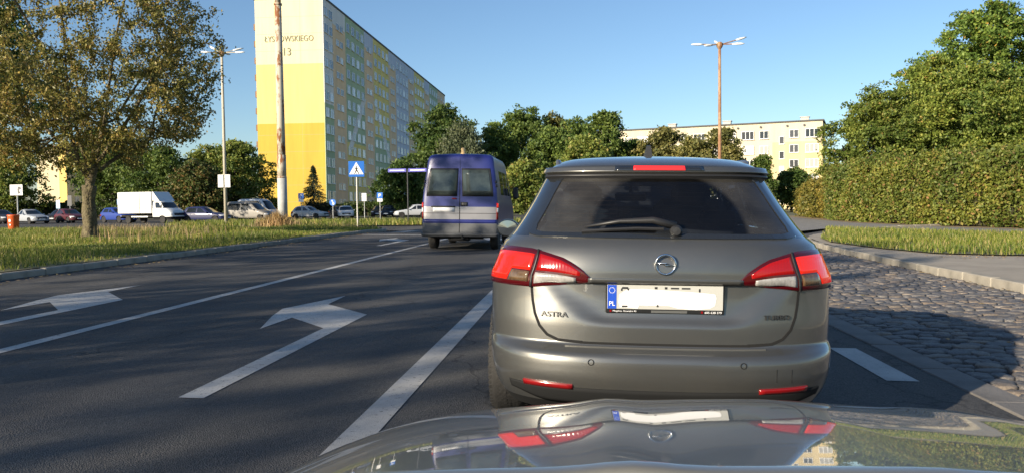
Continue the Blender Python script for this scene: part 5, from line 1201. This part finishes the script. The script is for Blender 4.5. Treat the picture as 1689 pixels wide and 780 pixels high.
tw_a = np.array([nodes[par[i]][:] for i in twigs]); tw_b = np.array([nodes[i][:] for i in twigs]); tw_l = np.linalg.norm(tw_b - tw_a, axis=1)
def twig_leaves(n, sel, sg):
    p = tw_l[sel] / tw_l[sel].sum(); k = rng.choice(sel, n, p=p); u = rng.random((n, 1)); return tw_a[k] * (1 - u) + tw_b[k] * u + rng.normal(0, sg, (n, 3))
OLIVELEAF = leaf_mat('olive_leaf', [(0, (.11, .115, .034)), (.3, (.18, .18, .05)), (.65, (.265, .245, .07)), (.88, (.38, .31, .11)), (1, (.26, .155, .055))], .35, .42, .9)
C = np.concatenate([twig_leaves(56000, np.arange(len(twigs)), .085), twig_leaves(20000, np.arange(len(twigs)), .2)]); C = C[C[:, 2] > 1.95]
L = rng.uniform(.075, .14, len(C)); Vl, Tl = leaf_soup(C, L, L * .58, rng, .2, .5)
put('crown', tri_mesh('crown', Vl, Tl, OLIVELEAF), ot)
C = twig_leaves(26000, rng.permutation(len(twigs))[:int(len(twigs) * .42)], .12); L = rng.uniform(.08, .155, len(C))
THIN = tri_mesh('crown', *leaf_soup(C, L, L * .58, rng, .2, .5), OLIVELEAF)
copy_tree(ot, (-17.5, 9.0, .27), 2.1, 'sparse olive tree on the verge just outside the left edge', .95)
copy_tree(ot, (-20.0, -13.5, .27), 5.2, 'sparse olive tree on the verge well behind the camera', .85)
copy_tree(ot, (-16.0, -4.5, .27), 4.0, 'sparse olive tree on the verge level with the camera', 1.0)

# ---- background trees: clumps of leaves on lobes around limbs
def lobed_tree(name, label, x, y, top, hw, stops, n=9000, leaf=.32, trunk_h=None, group='trees behind the street', seed=0, narrow=1.0, droop=0.0, dense=1.0, spread=.30, low=None):
    rng = np.random.default_rng(100 + seed); t = thing(name, label, 'tree', (x, y, -.02), 0, group)
    hw *= 1.12; n = int(n * 1.35); leaf *= 1.05
    z0 = (top * .16 if low is None else low); H = top - z0; lob = []
    nl = 16
    for k in range(nl):
        u = (k + .5) / nl; z = z0 + H * (.12 + .76 * u); rxy = hw * math.sqrt(max(.08, 1 - (2 * abs(u - .40) * .98)**2.2)) * .66
        a = k * 2.4 + rng.uniform(-.4, .4); q = rxy * rng.uniform(.55, 1.0)
        lob.append((np.array([q * math.cos(a), q * math.sin(a), z]), hw * rng.uniform(.30, .46) * (1 - .25 * u)))
    lob.append((np.array([0, 0, z0 + H * .5]), hw * .55)); lob.append((np.array([rng.uniform(-.2, .2) * hw, 0, top - hw * .30]), hw * .30))
    cl = []; per = max(6, int(34 * dense))
    for c, r in lob:
        d = rng.normal(size=(per, 3)); d /= np.linalg.norm(d, axis=1)[:, None]; rr = rng.uniform(.72, 1.12, per)[:, None]; cl.append(c + d * rr * r * np.array([1, 1, .85]))
    cl = np.concatenate(cl); cl = cl[cl[:, 2] > z0 * .8]
    sig = spread * (.5 + .1 * hw); idx = rng.integers(0, len(cl), n); C = cl[idx] + rng.normal(0, sig, (n, 3)) * np.array([1, 1, .55 + droop]); C = C[(C[:, 2] > .2)]
    L = rng.uniform(.7, 1.3, len(C)) * leaf; V, T = leaf_soup(C, L, L * .62, rng, .35, .3 + droop * 2)
    stops = [(p, tuple(v * 1.85 * (.88 + .24 * ((seed * 37) % 10) / 10) for v in c)) for p, c in stops]
    th = trunk_h or z0 + .2 * H; nd, pr, r_ = grow([tuple(c * .92 + np.array([0, 0, .08 * z0])) for c, _ in lob], (0, 0, -.2), (0, 0, th * .8), .035 + .004 * hw, rng)
    Vb, Fb = branches(nd, pr, r_, .12 + .028 * hw, 7)
    put('trunk', new_mesh('trunk', Vb, Fb, BARKD, True), t); put('crown', tri_mesh('crown', V, T, leaf_mat('leaves_%s_%d' % (name, seed), stops, .4)), t)
    return t
DG = [(0, (.022, .042, .012)), (.5, (.045, .078, .018)), (1, (.08, .115, .032))]
MG = [(0, (.030, .050, .013)), (.5, (.060, .095, .022)), (1, (.11, .145, .038))]
LG = [(0, (.055, .080, .018)), (.5, (.105, .14, .030)), (.9, (.17, .19, .05)), (1, (.24, .18, .07))]
OL = [(0, (.060, .065, .022)), (.5, (.10, .105, .035)), (1, (.16, .145, .055))]
GR = [(0, (.035, .045, .026)), (.5, (.055, .07, .040)), (1, (.08, .095, .055))]
K = 0
for (nm, lb_, x, y, tp, hw, st_, n, lf, kw) in (
    ('broadleaf_tree', 'large dark green tree in front of the tower far end', -18.1, 105, 14.6, 6.4, DG, 13000, .42, {}),
    ('weeping_birch', 'grey green weeping birch directly behind the van', -14.0, 95, 11.2, 3.4, GR, 9000, .30, dict(droop=.9, spread=.42)),
    ('broadleaf_tree', 'wide pale topped tree right of the weeping birch', -8.5, 120, 16.2, 6.6, MG, 13000, .42, {}),
    ('broadleaf_tree', 'slim pale topped tree beside the wide pale one', -3.9, 122, 15.7, 4.2, OL, 8000, .4, {}),
    ('broadleaf_tree', 'dark rounded tree above the estate car left roof corner', -3.4, 104, 11.6, 4.8, MG, 11000, .38, {}),
    ('broadleaf_tree', 'tall green tree left of the yellow block', 3.1, 100, 13.4, 4.3, MG, 11000, .38, {}),
    ('broadleaf_tree', 'yellow green tree low above the estate car roof', .9, 85, 8.6, 3.9, LG, 10000, .32, {}),
    ('broadleaf_tree', 'mid green tree showing between birch and wide pale tree', -11.8, 112, 13.6, 4.6, MG, 9000, .38, {}),
    ('broadleaf_tree', 'mid green tree behind the dark rounded tree', -.6, 116, 14.2, 5.0, MG, 9000, .38, {}),
    ('broadleaf_tree', 'dark green tree at the left end of the yellow block', 6.8, 101, 9.6, 3.6, DG, 8000, .36, {}),
    ('broadleaf_tree', 'olive tree in front of the left end of the yellow block', 10.6, 98, 10.9, 4.3, OL, 9500, .34, {}),
    ('broadleaf_tree', 'low olive tree between two taller ones before the yellow block', 13.6, 94, 9.2, 3.2, OL, 6500, .32, {}),
    ('broadleaf_tree', 'round olive tree behind the rusty lamp post', 16.9, 95, 10.4, 3.3, OL, 8500, .32, {}),
    ('broadleaf_tree', 'small pale olive bush tree between van and estate car', -4.9, 70, 5.3, 2.5, LG, 8000, .26, dict(low=.5)),
    ('broadleaf_tree', 'second pale olive bush tree nearest the estate car', -1.6, 72, 4.6, 2.4, LG, 7000, .26, dict(low=.4)),
    ('broadleaf_tree', 'small green tree before the yellow block middle windows', 21.5, 95, 7.0, 1.9, MG, 5500, .30, {}),
    ('broadleaf_tree', 'low dark shrub tree under the yellow block right end', 26.4, 100, 5.6, 3.0, DG, 6500, .32, dict(low=.3)),
    ('broadleaf_tree', 'dark low tree between crossing sign and street name post', -23.4, 101, 7.2, 4.0, DG, 9000, .34, dict(low=.6)),
    ('broadleaf_tree', 'dark bushy tree behind the street name blades', -18.2, 99, 6.6, 3.6, DG, 8000, .34, dict(low=.5)),
    ('broadleaf_tree', 'green tree directly left of the yellow end wall', -45.6, 101, 10.4, 5.2, LG, 12000, .36, dict(low=.8)),
    ('broadleaf_tree', 'yellow green tree between lamp post and truck', -50.6, 103, 10.2, 4.8, LG, 11000, .36, dict(low=.8)),
    ('broadleaf_tree', 'dark tree with reddish leaves behind the navy estate car', -47.6, 93, 7.2, 4.0, [(0, (.03, .045, .013)), (.6, (.055, .075, .022)), (1, (.12, .07, .03))], 9000, .34, dict(low=.4)),
    ('broadleaf_tree', 'green tree behind the white box truck', -54.0, 96, 9.6, 5.2, MG, 10000, .36, {}),
    ('broadleaf_tree', 'dark green tree behind the blue parked car', -63.0, 100, 9.4, 4.8, MG, 9000, .36, {}),
    ('broadleaf_tree', 'dark tree mass behind the verge tree crown', -71.5, 112, 13.5, 6.0, DG, 10000, .42, dict(low=4.2)),
    ('broadleaf_tree', 'olive tree above the silver saloon at the left', -79.5, 101, 10.5, 6.2, LG, 10000, .38, dict(low=.5)),
    ('broadleaf_tree', 'bushy tree at the left edge behind the bin', -85.5, 98, 9.5, 5.5, MG, 9000, .38, dict(low=.5)),
    ('broadleaf_tree', 'tall dark green tree rising at the upper left corner', -52.0, 64, 21.0, 6.0, DG, 14000, .34, dict(low=6.5)),
):
    lobed_tree(nm, lb_, x, y, tp, hw, st_, n, lf, seed=K, **kw); K += 1
G2 = 'trees behind the right hand hedge'
RT = [(0, (.045, .070, .014)), (.5, (.088, .122, .024)), (.95, (.15, .175, .042)), (1, (.20, .14, .05))]
lobed_tree('broadleaf_tree', 'bushy tree leaning out left above the hedge', 21.4, 58, 9.2, 4.3, RT, 30000, .19, group=G2, seed=40, dense=1.25, spread=.21, low=1.0)
lobed_tree('broadleaf_tree', 'full rounded tree directly behind the hedge', 26.4, 55, 10.6, 4.9, RT, 36000, .19, group=G2, seed=41, dense=1.25, spread=.21, low=1.0)
lobed_tree('broadleaf_tree', 'rounded tree behind the hedge at the right edge', 31.8, 53, 10.8, 4.6, RT, 26000, .19, group=G2, seed=43, dense=1.25, spread=.21, low=1.0)
lobed_tree('broadleaf_tree', 'tall bright green tree at the upper right corner', 33.8, 68, 17.6, 7.0, [(0, (.035, .065, .014)), (.5, (.075, .12, .022)), (.95, (.13, .18, .04)), (1, (.30, .17, .04))], 36000, .26, group=G2, seed=42, dense=1.2, spread=.22, low=3)
lobed_tree('broadleaf_tree', 'darker tree between the tall and the leaning tree', 27.6, 64, 12.6, 4.4, RT, 22000, .24, group=G2, seed=44, dense=1.2, spread=.22, low=2)

# ---- small spruce before the yellow wall
def spruce(x, y, h, r):
    rng = np.random.default_rng(77); t = thing('spruce_tree', 'small dark spruce in front of the yellow end wall', 'tree', (x, y, 0)); C = []; br = MB(); br.tube([(0, 0, -.1), (0, 0, h)], [.12, .02], 7)
    for k in range(230):
        u = rng.random()**.8; z = .5 + (h - .6) * u; ln = r * (1 - u) * rng.uniform(.75, 1.12) + .12; a = rng.uniform(0, 6.28); n = 46; s = rng.random(n)**.7
        br.tube([(0, 0, z + .1), (ln * math.cos(a), ln * math.sin(a), z - .18 * ln)], [.02, .006], 3)
        C.append(np.c_[ln * s * math.cos(a), ln * s * math.sin(a), z + .1 - (.28 * ln) * s] + rng.normal(0, .07, (n, 3)))
    C = np.concatenate(C); L = rng.uniform(.14, .26, len(C)); V, T = leaf_soup(C, L, L * .3, rng, .5, .2)
    br.build('trunk', BARKD, t); put('crown', tri_mesh('crown', V, T, leaf_mat('spruce_needles', [(0, (.012, .022, .012)), (1, (.035, .055, .025))], .1)), t)
spruce(-36.8, 105, 7.0, 2.7)

# ---- hedges
def hedge(name, label, line, depth, hts, stops, n, leaf, seed):
    """line: ground points of the visible face; body goes back from it by depth"""
    rng = np.random.default_rng(seed); t = thing(name, label, 'hedge', (line[0][0], line[0][1], 0), 0); o = Vector((line[0][0], line[0][1], 0))
    P = [Vector((x, y, 0)) for x, y in line]; L = [0]
    for a, b in zip(P, P[1:]): L.append(L[-1] + (b - a).length)
    L = np.array(L)
    def at(s, key): return np.interp(s, L, key)
    xs_, ys_ = [p.x for p in P], [p.y for p in P]
    def body(s, q, z):     # q 0 front .. 1 back
        x, y = at(s, xs_), at(s, ys_); e = 1e-2; dx, dy = at(s + e, xs_) - at(s - e, xs_), at(s + e, ys_) - at(s - e, ys_); l = np.hypot(dx, dy) + 1e-9; nx, ny = dy / l, -dx / l
        sgn = np.where(nx * 0 + (nx * 1.0 + ny * .35) > 0, 1, -1); return np.c_[x + sgn * nx * q * depth, y + sgn * ny * q * depth, z] - np.array(o[:])
    def Ht(s): return at(s, hts) * (1 + .05 * np.sin(s * .9) + .035 * np.sin(s * 2.3 + 1))
    lump = lambda s, z: .45 * np.sin(s * 1.1 + z * .8) * np.sin(z * 1.7 + s * .5) + .10 * np.sin(s * 3.1 + 2 * z)
    # woody inner mass
    S_ = np.linspace(0, L[-1], 60); V = []; F = []
    ringpts = [(.16, .02), (.14, .45), (.17, .78), (.28, .92), (.72, .92), (.84, .7), (.86, .02)]
    for s in S_:
        for (q, u) in ringpts: V.append(tuple(body(np.array([s]), q, Ht(np.array([s])) * u)[0]))
    m_ = len(ringpts)
    F = [(k * m_ + j, k * m_ + j + 1, (k + 1) * m_ + j + 1, (k + 1) * m_ + j) for k in range(len(S_) - 1) for j in range(m_ - 1)] + [tuple(range(m_)), tuple((len(S_) - 1) * m_ + j for j in range(m_))]
    put('branches', new_mesh('branches', V, F, mat('hedge_twigs', (.035, .032, .015), .95, var=.4, vscale=9)), t)
    def clumps(m, fn, k=34, sg=.15):
        c = fn(m // k + 1); idx = rng.integers(0, len(c), m); return c[idx] + rng.normal(0, sg, (m, 3))
    def face(m):
        s = rng.uniform(0, L[-1], m); u = rng.random(m)**.9; z = Ht(s) * u; f = np.clip(rng.normal(.05, .045, m), -.02, .2) + .10 * np.clip((u - .8) / .2, 0, 1)**2
        return body(s, f + lump(s, z) / depth * .3, z)
    def topf(m):
        s = rng.uniform(0, L[-1], m); return body(s, rng.uniform(.04, .96, m), Ht(s) * (.97 + rng.normal(0, .025, m)) + np.where(rng.random(m) < .12, rng.uniform(0, .35, m), 0))
    def ends(m):
        s = np.where(rng.random(m) < .5, 0, L[-1]) + rng.normal(0, .1, m); return body(s, rng.random(m), Ht(s) * rng.random(m))
    nf = int(n * .64); C1 = clumps(nf, face); C2 = clumps(n - nf, topf); C3 = clumps(nf // 7, ends); 
    C = np.concatenate([C1, C2, C3]); C = C[C[:, 2] > .05]; LL = rng.uniform(.7, 1.3, len(C)) * leaf; V, T = leaf_soup(C, LL, LL * .68, rng, .2)
    put('foliage', tri_mesh('foliage', V, T, leaf_mat(name + '_leaves_%d' % seed, stops, .3)), t)
    return t
HS = [(0, (.075, .11, .02)), (.45, (.145, .18, .034)), (.8, (.21, .23, .05)), (.95, (.25, .20, .065)), (1, (.26, .14, .07))]
hedge('hedge', 'tall clipped hedge along the footpath on the right', [(27, 31.4), (18.6, 32.6), (17.0, 37.4), (16.0, 46.5), (16.7, 54)], 3.0, [3.4, 3.3, 3.25, 3.35, 3.3], HS, 85000, .15, 1)
hedge('hedge', 'lower yellowish hedge end beyond the tall hedge', [(16.9, 54.6), (18.4, 68)], 2.6, [3.0, 2.5], [(0, (.09, .10, .018)), (.5, (.17, .16, .03)), (1, (.24, .19, .05))], 12000, .19, 2)
hedge('hedge', 'low green hedge across the far side of the junction', [(-16, 113), (8, 111), (22, 108)], 2.0, [1.9, 1.9, 1.8], MG, 14000, .28, 3)
hedge('hedge', 'dark hedge behind the parked cars before the tower', [(-38, 106), (-20, 108)], 2.0, [1.6, 1.7], DG, 9000, .30, 4)
hedge('hedge', 'dark hedge behind the cars left of the tower', [(-84, 104), (-42, 104)], 2.0, [2.2, 2.4], DG, 12000, .34, 5)

# ---- fallen leaves on pavement, gutter and verge edge
rng = np.random.default_rng(9)
a = np.c_[rng.uniform(7.6, 16, 420), 17.4 + rng.normal(0, .5, 420), np.full(420, .012)]; b = np.c_[-8.62 + np.abs(rng.normal(0, .18, 500)), rng.uniform(9, 34, 500), np.zeros(500)]
b[:, 2] = [gz(x, y) + .012 for x, y, _ in b]; c = np.c_[rng.uniform(2.9, 6.2, 160), rng.uniform(5, 20, 160), np.zeros(160)]; c[:, 0] = np.where(rng.random(160) < .6, np.array([bay_x(y) for y in c[:, 1]]) - np.abs(rng.normal(0, .2, 160)) - .05, c[:, 0]); c[:, 2] = [gz(x, y) + .02 for x, y, _ in c]
C = np.concatenate([a, b, c]); L = rng.uniform(.05, .11, len(C)); V, T = leaf_soup(C, L, L * .6, rng, .2); V[:, 2] = np.repeat(C[:, 2], 4) + (V[:, 2] - np.repeat(C[:, 2], 4)) * .18
tag(put('fallen_leaves', tri_mesh('fallen_leaves', V, T, DRY)), 'scattered dry fallen leaves along kerbs and pavement edges', 'leaves', kind='stuff')

# ================================================================== PERSON walking far behind the van
pe = thing('person', 'person in pink top walking by the far hedge behind the van', 'person', (-7.9, 108.5, -.01), 0)
me = bpy.data.meshes.new('body')
J = [(0, 0, .92, .13), (0, 0, 1.15, .13), (0, 0, 1.36, .14), (0, 0, 1.46, .055), (0, -.01, 1.60, .095), (0, -.01, 1.68, .07), (-.09, -.02, .88, .09), (-.12, -.16, .50, .065), (-.11, -.05, .09, .045), (-.11, -.16, .05, .045), (.09, .02, .88, .09), (.11, .14, .50, .065), (.11, .30, .12, .045), (.11, .22, .05, .04), (-.19, 0, 1.36, .06), (-.25, .10, 1.12, .045), (-.23, .02, .90, .035), (.19, 0, 1.36, .06), (.25, -.08, 1.12, .045), (.23, -.20, .95, .035)]
E_ = [(0, 1), (1, 2), (2, 3), (3, 4), (4, 5), (0, 6), (6, 7), (7, 8), (8, 9), (0, 10), (10, 11), (11, 12), (12, 13), (2, 14), (14, 15), (15, 16), (2, 17), (17, 18), (18, 19)]
me.from_pydata([j[:3] for j in J], E_, []); me.update()
bo = put('body', me, pe); sk = bo.modifiers.new('skin', 'SKIN'); bo.modifiers.new('sub', 'SUBSURF').levels = 1; bo.modifiers['sub'].render_levels = 1
for v, j in zip(me.skin_vertices[0].data, J): v.radius = (j[3], j[3])
me.skin_vertices[0].data[0].use_root = True
dg = bpy.context.evaluated_depsgraph_get(); me2 = bpy.data.meshes.new_from_object(bo.evaluated_get(dg)); bo.modifiers.clear(); bo.data = me2
PINK = mat('pink_top', (.55, .24, .22), .9); TROUS = mat('dark_trousers', (.05, .05, .07), .9); SKIN = mat('skin', (.50, .31, .22), .7)
me2.materials.clear()
for m in (PINK, TROUS, SKIN): me2.materials.append(m)
for p in me2.polygons: z = p.center.z; p.material_index = 1 if z < .92 and abs(p.center.x) < .2 else 2 if (z > 1.46 or z < .95) else 0
MB().lathe([(.0, 1.72), (.06, 1.71), (.10, 1.66), (.10, 1.58), (.07, 1.52)], (0, .02, 0), n=12).build('hair', mat('hair', (.06, .04, .03), .8), pe, True)
